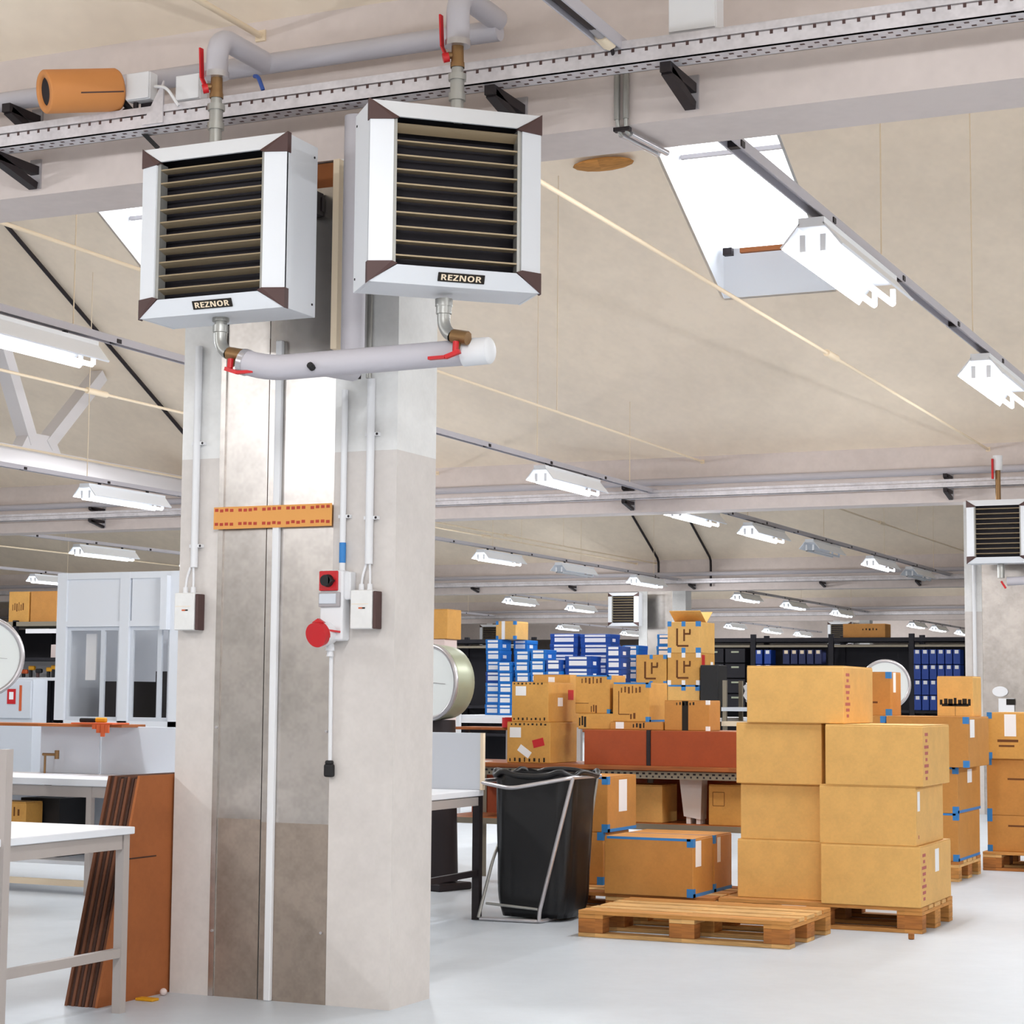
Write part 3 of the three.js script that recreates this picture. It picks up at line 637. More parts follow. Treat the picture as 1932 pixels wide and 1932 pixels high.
function pallet(label, [x, z], turn = 0) {                            // x, z: centre; 1.2 along x, 0.8 along z
  const g = thing('pallet', label, 'pallet', [x, 0, z], turn, 'wooden pallets');
  const wood = () => M['wood' + Math.floor(rr(0, 3))];
  for (const [zz, wd] of [[-0.3275, 0.145], [-0.172, 0.1], [0, 0.145], [0.172, 0.1], [0.3275, 0.145]]) mesh('deck_board', rbx(1.2, 0.022, wd, 0, 0.133, zz, 0.003), zz % 0.3275 ? M.wood1 : wood(), g);
  for (const xx of [-0.5275, 0, 0.5275]) {
    mesh('cross_board', rbx(0.145, 0.022, 0.8, xx, 0.111, 0, 0.003), wood(), g);
    for (const zz of [-0.35, 0, 0.35]) mesh('block', rbx(0.145, 0.078, zz ? 0.1 : 0.145, xx, 0.061, zz, 0.004), M[rnd() < 0.6 ? 'wood2' : 'wood0'], g);
  }
  for (const [zz, wd] of [[-0.35, 0.1], [0, 0.145], [0.35, 0.1]]) mesh('bottom_board', rbx(1.2, 0.022, wd, 0, 0.011, zz, 0.003), wood(), g);
}
pallet('empty wooden pallet lying in front of the stacked cartons', [-3.625, -10.6]);
pallet('wooden pallet under the two plain carton stacks', [-3.16, -11.62]);
pallet('wooden pallet under the tall row of blue-taped cartons at the right', [-3.65, -14.95]);
pallet('wooden pallet under the cartons at the right picture edge', [-2.5, -16.07]);
pallet('wooden pallet under the big blue-taped carton beside the bin', [-4.38, -11.57]);

// plain cartons on the middle pallet
const GP = 'plain cartons on the middle pallet';
carton('bottom plain carton of the three-high stack, white sticker on its side', [-2.85, 0.144, -11.2], [0.575, 0.34, 0.8], { mat: 'cardLight', group: GP, labels: [['right', 0.42, 0.24, 0.1, 0.13]], print: colPrint(0.34), ink: 'inkRed' });
carton('middle plain carton of the three-high stack, set slightly inwards', [-2.865, 0.484, -11.205], [0.56, 0.335, 0.7], { mat: 'cardLight', group: GP, labels: [['right', 0.06, 0.25, 0.06, 0.11]], print: [['right', 0.06, 0.05, 0.02, 0.02]], ink: 'inkRed' });
carton('top plain carton of the three-high stack', [-2.825, 0.819, -11.2], [0.565, 0.345, 0.7], { mat: 'cardLight', group: GP, print: colPrint(0.345), ink: 'inkRed' });
carton('bottom plain carton of the four-high stack', [-3.415, 0.144, -11.32], [0.52, 0.34, 0.66], { mat: 'cardLight', group: GP });
carton('second plain carton of the four-high stack', [-3.408, 0.484, -11.33], [0.5, 0.325, 0.66], { mat: 'cardLight', group: GP });
carton('third plain carton of the four-high stack', [-3.415, 0.809, -11.3], [0.52, 0.357, 0.66], { mat: 'cardLight', group: GP });
carton('topmost plain carton of the four-high stack', [-3.31, 1.166, -11.28], [0.585, 0.335, 0.68], { mat: 'cardLight', group: GP, print: colPrint(0.335), ink: 'inkRed' });

// blue-taped cartons at the right
const GR = 'blue-taped cartons at the right';
carton('bottom blue-taped carton on the pallet right of the plain stacks', [-3.35, 0.144, -14.57], [0.59, 0.345, 0.78], { mat: 'cardDark', tape: true, tapeEdge: true, group: GR, print: [['front', 0.1, 0.22, 0.1, 0.012]] });
carton('second blue-taped carton right of the plain stacks', [-3.35, 0.489, -14.57], [0.59, 0.335, 0.82], { mat: 'cardDark', tape: true, tapeEdge: true, group: GR, labels: [['right', 0.42, 0.26, 0.16, 0.1]], print: [['front', 0.1, 0.15, 0.1, 0.012]] });
carton('third blue-taped carton with two white stickers right of the plain stacks', [-3.26, 0.824, -14.5], [0.6, 0.365, 0.76], { mat: 'cardDark', tape: true, group: GR, labels: [['right', 0.14, 0.28, 0.16, 0.13]], print: [['front', 0.1, 0.15, 0.1, 0.012]] });
carton('lower blue-taped carton hidden behind the plain stacks', [-3.96, 0.144, -14.57], [0.59, 0.345, 0.74], { mat: 'cardDark', group: GR });
carton('upper blue-taped carton hidden behind the plain stacks', [-3.96, 0.489, -14.57], [0.59, 0.335, 0.74], { mat: 'cardDark', group: GR });
carton('wide taped carton just behind the plain stacks', [-3.86, 0.824, -14.52], [0.58, 0.365, 0.74], { mat: 'cardDark', tape: true, tapeLeft: true, group: GR });
carton('small blue-taped carton on top in front of the white dial', [-3.81, 1.189, -14.85], [0.4, 0.33, 0.33], { mat: 'cardDark', tape: true, group: GR, labels: [['right', 0.12, 0.25, 0.08, 0.15]], print: [['front', 0.0, 0.1, 0.2, 0.014]] });
carton('open-topped tan carton with black print beside the far column', [-3.14, 1.189, -14.92], [0.27, 0.3, 0.3], { mat: 'cardLight', group: GR, ink: 'inkBlack', print: [...marks('front', -0.105, 0.105, 7, 0.034, 0.055, 0.035), ['front', 0.0, 0.085, 0.2, 0.02], ['front', 0, 0.04, 0.003, 0.07]] });
carton('bottom carton of the stack at the right picture edge', [-2.79, 0.144, -15.72], [0.56, 0.28, 0.74], { mat: 'cardDark', tape: true, tapeLeft: true, group: GR, print: [['front', -0.05, 0.2, 0.14, 0.014]] });
carton('middle carton of the stack at the right picture edge', [-2.79, 0.424, -15.72], [0.56, 0.435, 0.74], { mat: 'cardDark', tape: true, tapeLeft: true, group: GR, print: [['front', -0.05, 0.28, 0.14, 0.014]] });
carton('top carton with white sticker at the right picture edge', [-2.78, 0.859, -15.7], [0.56, 0.36, 0.74], { mat: 'card', tape: true, tapeLeft: true, group: GR, labels: [['front', -0.1, 0.26, 0.09, 0.17]], print: [['front', -0.12, 0.14, 0.16, 0.02], ['front', -0.13, 0.1, 0.12, 0.015]] });

// around the bin
const GB = 'cartons beside the bin';
carton('big brown carton with blue-taped corners on the low pallet', [-4.16, 0.144, -11.12], [0.56, 0.34, 0.36], { mat: 'cardDark', tape: true, tapeEdge: true, group: GB, labels: [['right', 0.09, 0.25, 0.1, 0.15]] });
carton('second taped carton directly behind the big brown carton', [-4.16, 0.144, -11.5], [0.56, 0.34, 0.34], { mat: 'cardDark', tape: true, tapeEdge: true, group: GB, labels: [['right', 0.09, 0.25, 0.06, 0.15]] });
carton('dark taped carton between bin and big brown carton', [-4.79, 0.144, -11.6], [0.3, 0.325, 0.45], { mat: 'cardDark', tape: true, group: GB });
carton('upright carton with white sticker right behind the bin', [-4.77, 0.469, -11.6], [0.32, 0.345, 0.5], { mat: 'cardDark', tape: true, tapeEdge: true, group: GB, labels: [['right', 0.26, 0.22, 0.14, 0.2]] });

// ------------------------------------------------------------------ packing bench with red-brown boards
{
  const g = thing('packing_bench', 'long packing bench with red-brown back boards and wooden top', 'bench', [-5.15, 0, -12.95]);
  const x0 = -1.2, x1 = 1.2;
  mesh('worktop', rbx(2.4, 0.03, 0.7, 0, 0.835, 0, 0.004), M.woodTop, g);
  const holes = [];
  mesh('front_angle', [bx(2.4, 0.05, 0.004, 0, 0.79, 0.33)], M.angle, g);
  for (let x = x0 + 0.02; x < x1; x += 0.045) holes.push(bx(0.02, 0.012, 0.003, x, 0.8, 0.332), bx(0.012, 0.012, 0.003, x + 0.022, 0.78, 0.332));
  mesh('angle_holes', holes, M.dark, g).userData.kind = 'stuff';
  for (const [x, z] of [[x0 + 0.1, 0.32], [x0 + 0.1, -0.32], [0.2, 0.32], [0.2, -0.32], [x1 - 0.03, 0.32], [x1 - 0.03, -0.32]]) mesh('leg', [bx(0.045, 0.82, 0.005, x, 0.41, z), bx(0.005, 0.82, 0.045, x - 0.02, 0.41, z - 0.02)], M.angle, g);
  mesh('lower_shelf', rbx(2.4, 0.025, 0.66, 0, 0.45, 0, 0.003), M.woodTop, g);
  mesh('back_panel', bx(2.4, 0.36, 0.012, 0, 0.64, -0.33), M.redBoard, g);  // added panel, closes the back so the shelf space falls into shade
  mesh('lower_shelf_edge', bx(2.4, 0.04, 0.004, 0, 0.445, 0.334), M.angle, g);
  for (const [a, b] of [[-0.06, 0.395], [0.425, 1.2]]) mesh('back_board', rbx(b - a, 0.235, 0.02, (a + b) / 2, 0.967, 0.27, 0.003), M.redBoard, g);
  mesh('board_post', bx(0.028, 0.24, 0.03, 0.41, 0.97, 0.268), M.darkMetal, g);
  mesh('upper_shelf', rbx(1.28, 0.02, 0.5, 0.56, 1.078, 0.02, 0.003), M.woodTop, g);
  mesh('upper_shelf', rbx(0.62, 0.02, 0.3, -0.9, 1.078, -0.2, 0.003), M.woodTop, g);
  for (const x of [-1.18, -0.6, -0.05, 1.17]) mesh('shelf_post', bx(0.03, 0.22, 0.03, x, 0.96, -0.2), M.darkMetal, g);
}
const GC = 'cartons on the packing bench';
carton('taped carton with red and white stickers standing on the bench worktop', [-5.62, 0.85, -12.65], [0.33, 0.283, 0.48], { mat: 'card', group: GC, ink: 'inkBlack', labels: [['front', -0.1, 0.21, 0.085, 0.07], ['front', -0.03, 0.08, 0.1, 0.05, 'paper', -0.6], ['front', 0.075, 0.14, 0.085, 0.055, 'red', 0.25]], print: [...marks('front', -0.14, 0.02, 8, 0.016, 0.03, 0.037), ...marks('front', -0.13, 0.266, 9, 0.016, 0.016, 0.032)] });
carton('carton with white sticker on top of the stickered bench carton', [-5.62, 1.133, -12.67], [0.28, 0.278, 0.45], { mat: 'card', group: GC, ink: 'inkBlack', labels: [['front', -0.07, 0.215, 0.08, 0.065], ['right', 0.21, 0.14, 0.09, 0.06, 'paper'], ['right', 0.4, 0.19, 0.1, 0.07, 'red']], print: [...marks('front', -0.12, 0.02, 8, 0.014, 0.02, 0.033), ...marks('front', -0.12, 0.265, 8, 0.014, 0.014, 0.03)] });
carton('flat carton with dark corner print on the upper bench shelf', [-5.17, 1.088, -12.78], [0.265, 0.108, 0.35], { mat: 'card', group: GC, ink: 'inkBlack', print: marks('front', -0.12, 0.05, 3, 0.016, 0.08, 0.02) });
carton('printed carton with blue tape corners above the flat carton', [-5.21, 1.196, -12.82], [0.26, 0.265, 0.3], { mat: 'card', tape: true, tw: 0.03, tapeEdge: true, group: GC, ink: 'ink', print: [...marks('front', -0.08, 0.225, 6, 0.014, 0.045, 0.028), ...marks('front', -0.01, 0.03, 3, 0.012, 0.06, 0.018), ['front', -0.08, 0.07, 0.1, 0.004]] });
carton('very flat carton with white sticker under the tall printed carton', [-4.86, 1.088, -12.75], [0.385, 0.055, 0.4], { mat: 'cardDark', group: GC, labels: [['front', -0.12, 0.03, 0.06, 0.045]], ink: 'inkBlack', print: marks('front', -0.02, 0.028, 4, 0.016, 0.035, 0.025) });
carton('tall printed carton with white tape corners on the upper shelf', [-4.91, 1.143, -12.78], [0.27, 0.268, 0.36], { mat: 'card', tape: true, tw: 0.035, tapeEdge: true, group: GC, print: [...marks('front', -0.07, 0.215, 6, 0.014, 0.05, 0.027), ['front', -0.09, 0.13, 0.006, 0.16], ['front', -0.05, 0.05, 0.08, 0.006], ...marks('front', 0.0, 0.035, 2, 0.02, 0.05, 0.025)] });
carton('carton with broad dark vertical stripe at the end of the upper shelf', [-4.5, 1.088, -12.76], [0.32, 0.205, 0.24], { mat: 'cardDark', tape: 'paper', tw: 0.03, group: GC, ink: 'inkBlack', print: [['front', -0.01, 0.1, 0.045, 0.2], ...marks('front', -0.07, 0.18, 6, 0.012, 0.025, 0.024)] });
carton('carton with white tag behind the stickered pair', [-5.66, 1.09, -13.14], [0.29, 0.378, 0.2], { mat: 'card', group: GC, labels: [['front', 0.0, 0.34, 0.05, 0.04]] });
carton('plain tan carton on the lower bench shelf', [-4.845, 0.463, -12.75], [0.35, 0.255, 0.3], { mat: 'cardLight', group: GC });
carton('tan carton with printed square on the lower bench shelf', [-4.2, 0.463, -12.72], [0.26, 0.27, 0.3], { mat: 'card', group: GC, print: [['front', -0.06, 0.22, 0.08, 0.004], ['front', -0.06, 0.13, 0.08, 0.004], ['front', -0.1, 0.175, 0.004, 0.09], ['front', -0.02, 0.175, 0.004, 0.09]] });
{
  const g = thing('paper_bag', 'crumpled white paper bag on the lower bench shelf', 'bag', [-4.48, 0.463, -12.85]);
  mesh('bag_body', prism([[-0.05, 0.05, 0.06], [0.07, 0.03, 0.06], [0.075, 0.3, 0.05], [-0.085, 0.3, 0.05]], [0, 0, -0.12]), M.paper, g);
  mesh('bag_foot', [bx(0.03, 0.05, 0.1, -0.02, 0.025, 0), bx(0.03, 0.04, 0.1, 0.05, 0.02, 0.0)], M.paper, g);
}
{
  const r = thing('tape_roll', 'red tape roll on the bench shelf next to the blue tower', 'tape roll', [-5.93, 1.088, -13.0]);
  mesh('roll', new THREE.CylinderGeometry(0.05, 0.05, 0.07, 20).translate(0, 0.035, 0), M.red, r);
  mesh('core', new THREE.CylinderGeometry(0.03, 0.03, 0.072, 16).translate(0, 0.036, 0), M.orange, r);
  tag(mesh('paper_sheet', bx(0.2, 0.006, 0.12, -6.05, 0.853, -12.72), M.paper), 'white paper sheets on the bench worktop edge', 'paper');
}
// ------------------------------------------------------------------ bin
{
  const g = thing('bin_stand', 'chrome wire waste stand with slanted legs holding a black sack', 'stand', [-4.84, 0, -10.95]);
  const L = (x, y, z) => [x + 4.84, y, z + 10.95];
  mesh('top_ring', pipe([L(-4.5, 0.83, -11.15), L(-5.0, 0.81, -11.15), L(-5.11, 0.805, -10.72), L(-4.8, 0.775, -10.56), L(-4.47, 0.84, -10.68), L(-4.46, 0.84, -11.1)], 0.012, 0.06, 10), M.chrome, g);
  mesh('leg', pipe([L(-4.47, 0.84, -10.7), L(-4.66, 0.06, -10.66), L(-4.66, 0.012, -10.66)], 0.012, 0.03, 10), M.chrome, g);
  mesh('leg', pipe([L(-4.98, 0.81, -11.15), L(-5.0, 0.35, -10.75), L(-5.03, 0.02, -10.62)], 0.01, 0.05, 8), M.fitting, g);
  mesh('leg', rod(L(-4.5, 0.83, -11.15), L(-4.62, 0.012, -11.13), 0.011, 8), M.fitting, g);
  mesh('base_bar', pipe([L(-5.03, 0.012, -10.64), L(-4.66, 0.012, -10.66), L(-4.62, 0.012, -11.13)], 0.012, 0.04, 8), M.chrome, g);
  mesh('front_bar', rod(L(-5.0, 0.1, -10.66), L(-4.67, 0.08, -10.665), 0.008, 8), M.fitting, g);
  // the sack: a soft tapering bag with folds
  const s = thing('waste_sack', 'black plastic waste sack hanging in the chrome stand', 'waste sack', [-4.76, 0.02, -10.94]);
  const N = 64, R = 18, pos = [], idx = [];
  for (let j = 0; j <= R; j++) for (let i = 0; i < N; i++) {
    const t = j / R, a = i / N * Math.PI * 2, e = 0.45, c = Math.cos(a), q = Math.sin(a);
    const wx = 0.235 + 0.03 * t, wz = 0.2 + 0.02 * t, k = 1 + 0.02 * Math.sin(a * 9 + t * 3) + 0.012 * Math.sin(a * 21 - t * 7) - 0.1 * Math.pow(1 - Math.min(1, t * 6), 2);
    pos.push(Math.sign(c) * Math.pow(Math.abs(c), e) * wx * k + 0.02 * t, t * 0.84 + 0.012 * Math.sin(a * 5) * t, Math.sign(q) * Math.pow(Math.abs(q), e) * wz * k);
  }
  for (let j = 0; j < R; j++) for (let i = 0; i < N; i++) { const a = j * N + i, b = j * N + (i + 1) % N; idx.push(a, a + N, b, b, a + N, b + N); }
  const bot = pos.length / 3; pos.push(0, 0, 0); for (let i = 0; i < N; i++) idx.push(bot, i, (i + 1) % N);
  const bg = new THREE.BufferGeometry(); bg.setAttribute('position', new THREE.Float32BufferAttribute(pos, 3)); bg.setIndex(idx); bg.computeVertexNormals();
  const keep = bg.attributes.normal; mesh('sack_body', bg, M.bag, s);
  const rim = []; for (let i = 0; i <= 40; i++) { const a = i / 40 * Math.PI * 2, c = Math.cos(a), q = Math.sin(a); rim.push(new THREE.Vector3(Math.sign(c) * Math.pow(Math.abs(c), 0.5) * 0.28 + 0.02, 0.835 + 0.014 * Math.sin(a * 7), Math.sign(q) * Math.pow(Math.abs(q), 0.5) * 0.24)); }
  mesh('folded_rim', new THREE.TubeGeometry(new THREE.CatmullRomCurve3(rim, true), 80, 0.017, 8, true), M.bag, s);
  mesh('inner_fold', bx(0.48, 0.01, 0.42, 0.02, 0.8, 0), M.black, s);
}

// ------------------------------------------------------------------ tables
{
  const g = thing('work_table', 'white-topped steel work table in the near corner by the cardboard sheets', 'table', [-5.27, 0, -6.1]);
  const L = (x0, x1, y0, y1, z0, z1) => box(x0 + 5.27, x1 + 5.27, y0, y1, z0 + 6.1, z1 + 6.1);
  mesh('table_top', rbx(0.84, 0.03, 1.64, 0, 0.74, 0.01, 0.004), M.benchTop, g);
  mesh('apron', [L(-4.9, -4.87, 0.665, 0.724, -6.85, -5.34)], M.benchFrame, g);
  mesh('end_apron', [L(-5.63, -4.91, 0.665, 0.724, -6.89, -6.865)], M.benchFrame, g);
  for (const [x, z] of [[-4.885, -6.875], [-5.66, -6.875], [-4.885, -5.32], [-5.66, -5.32]]) mesh('leg', L(x - 0.02, x + 0.02, 0, 0.725, z - 0.02, z + 0.02), M.benchFrame, g);
  mesh('side_rail', L(-4.9, -4.87, 0.225, 0.262, -6.88, -5.3), M.benchFrame, g);
  mesh('upright_post', L(-4.868, -4.836, 0, 1.09, -6.09, -6.05), M.benchFrame, g);
}
{
  const g = thing('side_table', 'white-topped dark steel table half hidden behind the big column', 'table', [-5.45, 0, -9.9]);
  mesh('table_top', rbx(0.8, 0.035, 1.64, 0, 0.7375, 0, 0.004), M.benchTop, g);
  mesh('apron', [bx(0.03, 0.05, 1.6, 0.38, 0.69, 0), bx(0.76, 0.05, 0.03, 0, 0.69, -0.79)], M.benchFrame, g);
  for (const [x, z] of [[0.38, -0.78], [-0.38, -0.78], [0.38, 0.78], [-0.38, 0.78]]) mesh('leg', bx(0.045, 0.72, 0.045, x, 0.36, z), M.darkMetal, g);
  mesh('side_rail', bx(0.025, 0.035, 1.56, 0.38, 0.27, 0), M.darkMetal, g);
  const p = thing('privacy_board', 'light grey board standing at the end of the half-hidden table', 'board', [-5.32, 0.755, -10.69]);
  mesh('board', rbx(0.54, 0.335, 0.02, 0, 0.1675, 0, 0.003), M.panelGray, p);
  mesh('edge_trim', bx(0.018, 0.335, 0.03, 0.275, 0.1675, 0), M.tie, p);
}
{
  const g = thing('assembly_bench', 'long white bench with grey back panels between table and booth', 'bench', [-7.7, 0, -11.05]);
  mesh('bench_top', rbx(2.9, 0.045, 0.75, 0, 0.727, 0, 0.004), M.benchTop, g);
  mesh('front_rail', bx(2.9, 0.07, 0.03, 0, 0.665, 0.33), M.benchFrame, g);
  for (const x of [-1.4, -0.18, 1.4]) for (const z of [0.33, -0.33]) mesh('leg', bx(0.04, 0.7, 0.04, x, 0.35, z), z > 0 ? M.benchFrame : M.darkMetal, g);
  for (const [a, b] of [[-1.12, -0.62], [-0.6, 0.1], [0.12, 0.75], [0.77, 1.4]]) mesh('back_panel', rbx(b - a, 0.33, 0.02, (a + b) / 2, 0.915, -0.36, 0.003), M.panelGray, g);
  mesh('upper_shelf', rbx(1.3, 0.02, 0.28, -0.95, 1.085, -0.3, 0.003), M.woodTop, g);
  mesh('lower_shelf', rbx(1.5, 0.025, 0.6, -0.75, 0.2, 0, 0.003), M.benchTop, g);
  mesh('rear_panel', bx(1.5, 0.44, 0.02, -0.7, 0.44, -0.3), M.panelGray, g);
  mesh('foot_rail', bx(1.5, 0.04, 0.03, -0.75, 0.07, 0.3), M.tie, g);
  tag(mesh('parts_crate', box(-8.62, -8.3, 0.2125, 0.6, -11.35, -10.95), M.black), 'black parts crate on the lower shelf of the white bench', 'crate');
  carton('orange carton with brown print under the white bench', [-8.62, 0.2125, -10.75], [0.4, 0.37, 0.18], { mat: 'card', print: marks('front', 0.0, 0.3, 5, 0.02, 0.06, 0.035) });
  const o = thing('wooden_tool_board', 'orange comb-edged wooden board on the white bench shelf', 'board', [-8.17, 1.095, -11.2]);
  mesh('plate', rbx(0.34, 0.012, 0.2, 0, 0.006, 0, 0.003), M.orange, o);
  [0.03, 0.055, 0.08, 0.055].forEach((h, i) => mesh('comb_block', bx(0.03, h, 0.012, 0.03 + i * 0.035, -h / 2, 0.106), M.orange, o));
  const k = thing('hand_tool', 'dark hand tool with yellow grip on the white bench shelf', 'tool', [-8.2, 1.107, -11.2]);
  mesh('grip', rbx(0.09, 0.035, 0.03, 0.06, 0.018, 0.03, 0.012, 2), M.yellow, k);
  mesh('head', rbx(0.13, 0.03, 0.03, -0.05, 0.016, 0.03, 0.01, 2), M.black, k);
  tag(mesh('brass_handle', [rod([-8.72, 0.88, -11.3], [-8.6, 0.88, -11.3], 0.01, 8), rod([-8.6, 0.85, -11.3], [-8.6, 0.91, -11.3], 0.016, 8), rod([-8.7, 0.75, -11.3], [-8.7, 0.88, -11.3], 0.008, 8)].map((g) => g), M.brass), 'small brass tap-shaped tool on the white bench', 'tool');
}
// leaning cardboard sheets
{
  const place = (t, len, h) => prism([[0, 0, 0], [0, 0, -len], [0, h, -len - 0.265], [0, h, -0.265]], [t, 0, 0]);   // flattened cartons stand tipped back in their own plane
  for (let i = 0; i < 9; i++) {
    const g = thing('cardboard_sheet', `flat brown cardboard sheet, ${['outermost', 'second', 'third', 'fourth', 'fifth', 'sixth', 'seventh', 'eighth', 'ninth'][i]} of the bundle leaning at the column`, 'cardboard', [0, 0, 0], 0, 'leaning cardboard sheets');
    g.position.set(-5.195 + i * 0.0168, 0, -6.93 + rr(-0.006, 0.006));
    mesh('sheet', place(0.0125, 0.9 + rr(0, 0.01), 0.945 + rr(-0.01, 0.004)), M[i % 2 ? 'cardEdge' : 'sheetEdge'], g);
  }
  const g = thing('cardboard_sheet', 'brown cardboard sheet with a cut slot, last of the bundle beside the column', 'cardboard', [-5.195 + 9 * 0.0168, 0, -6.93], 0, 'leaning cardboard sheets');
  mesh('sheet', place(0.012, 0.9, 0.95), M.sheetFace, g);
  mesh('cut_slot', bx(0.002, 0.006, 0.2, 0.0122, 0.6, -0.3), M.cardEdge, g);
}
tag(mesh('cardboard_scrap', rbx(0.09, 0.012, 0.05, -4.97, 0.006, -7.2, 0.004), M.yellow), 'yellow scrap on the floor by the leaning cardboard', 'scrap');
tag(mesh('pink_ball', new THREE.SphereGeometry(0.016, 12, 8).translate(-4.99, 0.016, -7.35), M.pinkish), 'tiny pink ball on the floor at the column base', 'ball');
tag(mesh('wood_chip', rbx(0.03, 0.035, 0.03, -2.56, 0.0175, -10.95, 0.006), M.wood2), 'small wooden chip on the floor before the plain cartons', 'chip');

// ------------------------------------------------------------------ dial scales
function scale(label, [x, y, z], turn, r, m, post) {
  const g = thing('dial_scale', label, 'scale', [x, 0, z], turn);
  mesh('drum', new THREE.LatheGeometry([[0, -0.14], [r * 0.75, -0.14], [r * 0.97, -0.1], [r, -0.03], [r, 0.05], [r * 1.03, 0.06], [r * 1.03, 0.085], [r * 0.93, 0.09]].map((p) => new THREE.Vector2(...p)), 44).rotateX(Math.PI / 2).translate(0, y, 0), m, g);
  mesh('rim', new THREE.TorusGeometry(r * 0.97, r * 0.07, 10, 48).translate(0, y, 0.085), M.chrome, g);
  const d = mesh('dial_face', new THREE.CylinderGeometry(r * 0.93, r * 0.93, 0.01, 44).rotateX(Math.PI / 2).translate(0, y, 0.085), M.dial, g);
  mesh('pointer', bar([0, y, 0.092], [r * 0.6, y - 0.01, 0.092], 0.006, 0.002), M.grayPaint, d);
  if (post) { mesh('pedestal', [new THREE.CylinderGeometry(0.1, 0.13, y - r - 0.06, 16).translate(0, (y - r + 0.06) / 2, -0.03)], M.darkMetal, g); mesh('foot', rbx(0.32, 0.05, 0.32, 0, 0.025, -0.03, 0.01), M.darkMetal, g); }
}
scale('big round scale dial with chrome rim at the left picture edge', [-8.13, 1.525, -9.9], 0.75, 0.245, M.chrome, true);
scale('olive drum scale with white dial beside the big column', [-6.1, 1.4, -12.2], -0.3, 0.255, M.scaleBody, true);
scale('white round scale dial behind the taped cartons at the right', [-4.67, 1.455, -19.0], 0.25, 0.235, M.scaleBody, true);

// ------------------------------------------------------------------ glazed booth
{
  const g = thing('glazed_booth', 'white glazed office booth behind the bench', 'booth', [-11.3, 0, -17.5]);
  const L = (x0, x1, y0, y1, z0, z1) => box(x0 + 11.3, x1 + 11.3, y0, y1, z0, z1);
  mesh('lower_panel', L(-13.36, -10.3, 0, 0.93, -0.05, 0), M.panelGray, g);
  mesh('sill', L(-13.36, -10.3, 0.93, 1.02, -0.06, 0.02), M.booth, g);
  for (const [a, b] of [[-13.24, -12.5], [-12.4, -11.86], [-11.78, -10.38]]) mesh('upper_panel', L(a, b, 2.08, 2.53, -0.04, 0), M.booth, g);
  mesh('header', L(-13.36, -10.3, 2.53, 2.6, -0.06, 0.015), M.booth, g);
  mesh('mid_rail', L(-13.36, -10.3, 2.02, 2.08, -0.06, 0.015), M.booth, g);
  for (const [a, b] of [[-13.36, -13.235], [-12.54, -12.42], [-11.9, -11.78], [-10.38, -10.3]]) mesh('post', L(a, b, 0, 2.6, -0.07, 0.02), M.booth, g);
  for (const [a, b] of [[-13.235, -12.54], [-12.42, -11.9], [-11.78, -10.38]]) {
    const f = mesh('window_sash', [L(a, a + 0.04, 1.02, 2.02, -0.045, -0.015), L(b - 0.04, b, 1.02, 2.02, -0.045, -0.015), L(a + 0.04, b - 0.04, 1.02, 1.06, -0.045, -0.015), L(a + 0.04, b - 0.04, 1.98, 2.02, -0.045, -0.015), L((a + b) / 2 + 0.09, (a + b) / 2 + 0.14, 1.06, 1.98, -0.045, -0.015)], M.panelGray, g);
    mesh('pane', L(a + 0.04, b - 0.04, 1.06, 1.98, -0.034, -0.028), M.pane, f);
  }
  mesh('side_wall', L(-13.36, -13.3, 0, 2.6, -2.4, -0.05), M.booth, g);
  mesh('roof_panel', L(-13.36, -10.3, 2.55, 2.6, -2.4, -0.06), M.booth, g);
  mesh('wall_rail', L(-11.98, -11.9, 1.98, 2.55, 0.02, 0.09), M.booth, g);
  tag(mesh('notice_sheet', box(-13.08, -12.95, 1.45, 1.95, -17.66, -17.64), M.paper), 'tall white sheet hanging behind the booth window', 'sheet');
  tag(mesh('booth_cabinet', box(-12.98, -12.6, 0, 1.44, -18.4, -17.85), M.dark), 'dark cabinet inside the glazed booth', 'cabinet');
  tag(mesh('booth_machine', box(-12.35, -11.8, 0, 1.55, -18.6, -17.9), M.rackDark), 'dark machine inside the booth beside the column', 'machine');
  const b = thing('wall_shelving', 'pale shelving seen through the booth windows', 'shelving', [-12.2, 0, -19.5]);
  for (const y of [1.5, 1.66, 1.82, 1.98]) mesh('shelf', bx(1.6, 0.02, 0.3, 0, y, 0), M.darkMetal, b);
  mesh('back', bx(1.6, 2.1, 0.03, 0, 1.05, -0.16), M.insulation, b);
  mesh('support', [bx(0.04, 2, 0.3, -0.8, 1, 0), bx(0.04, 2, 0.3, 0.8, 1, 0)], M.insulation, b);
}
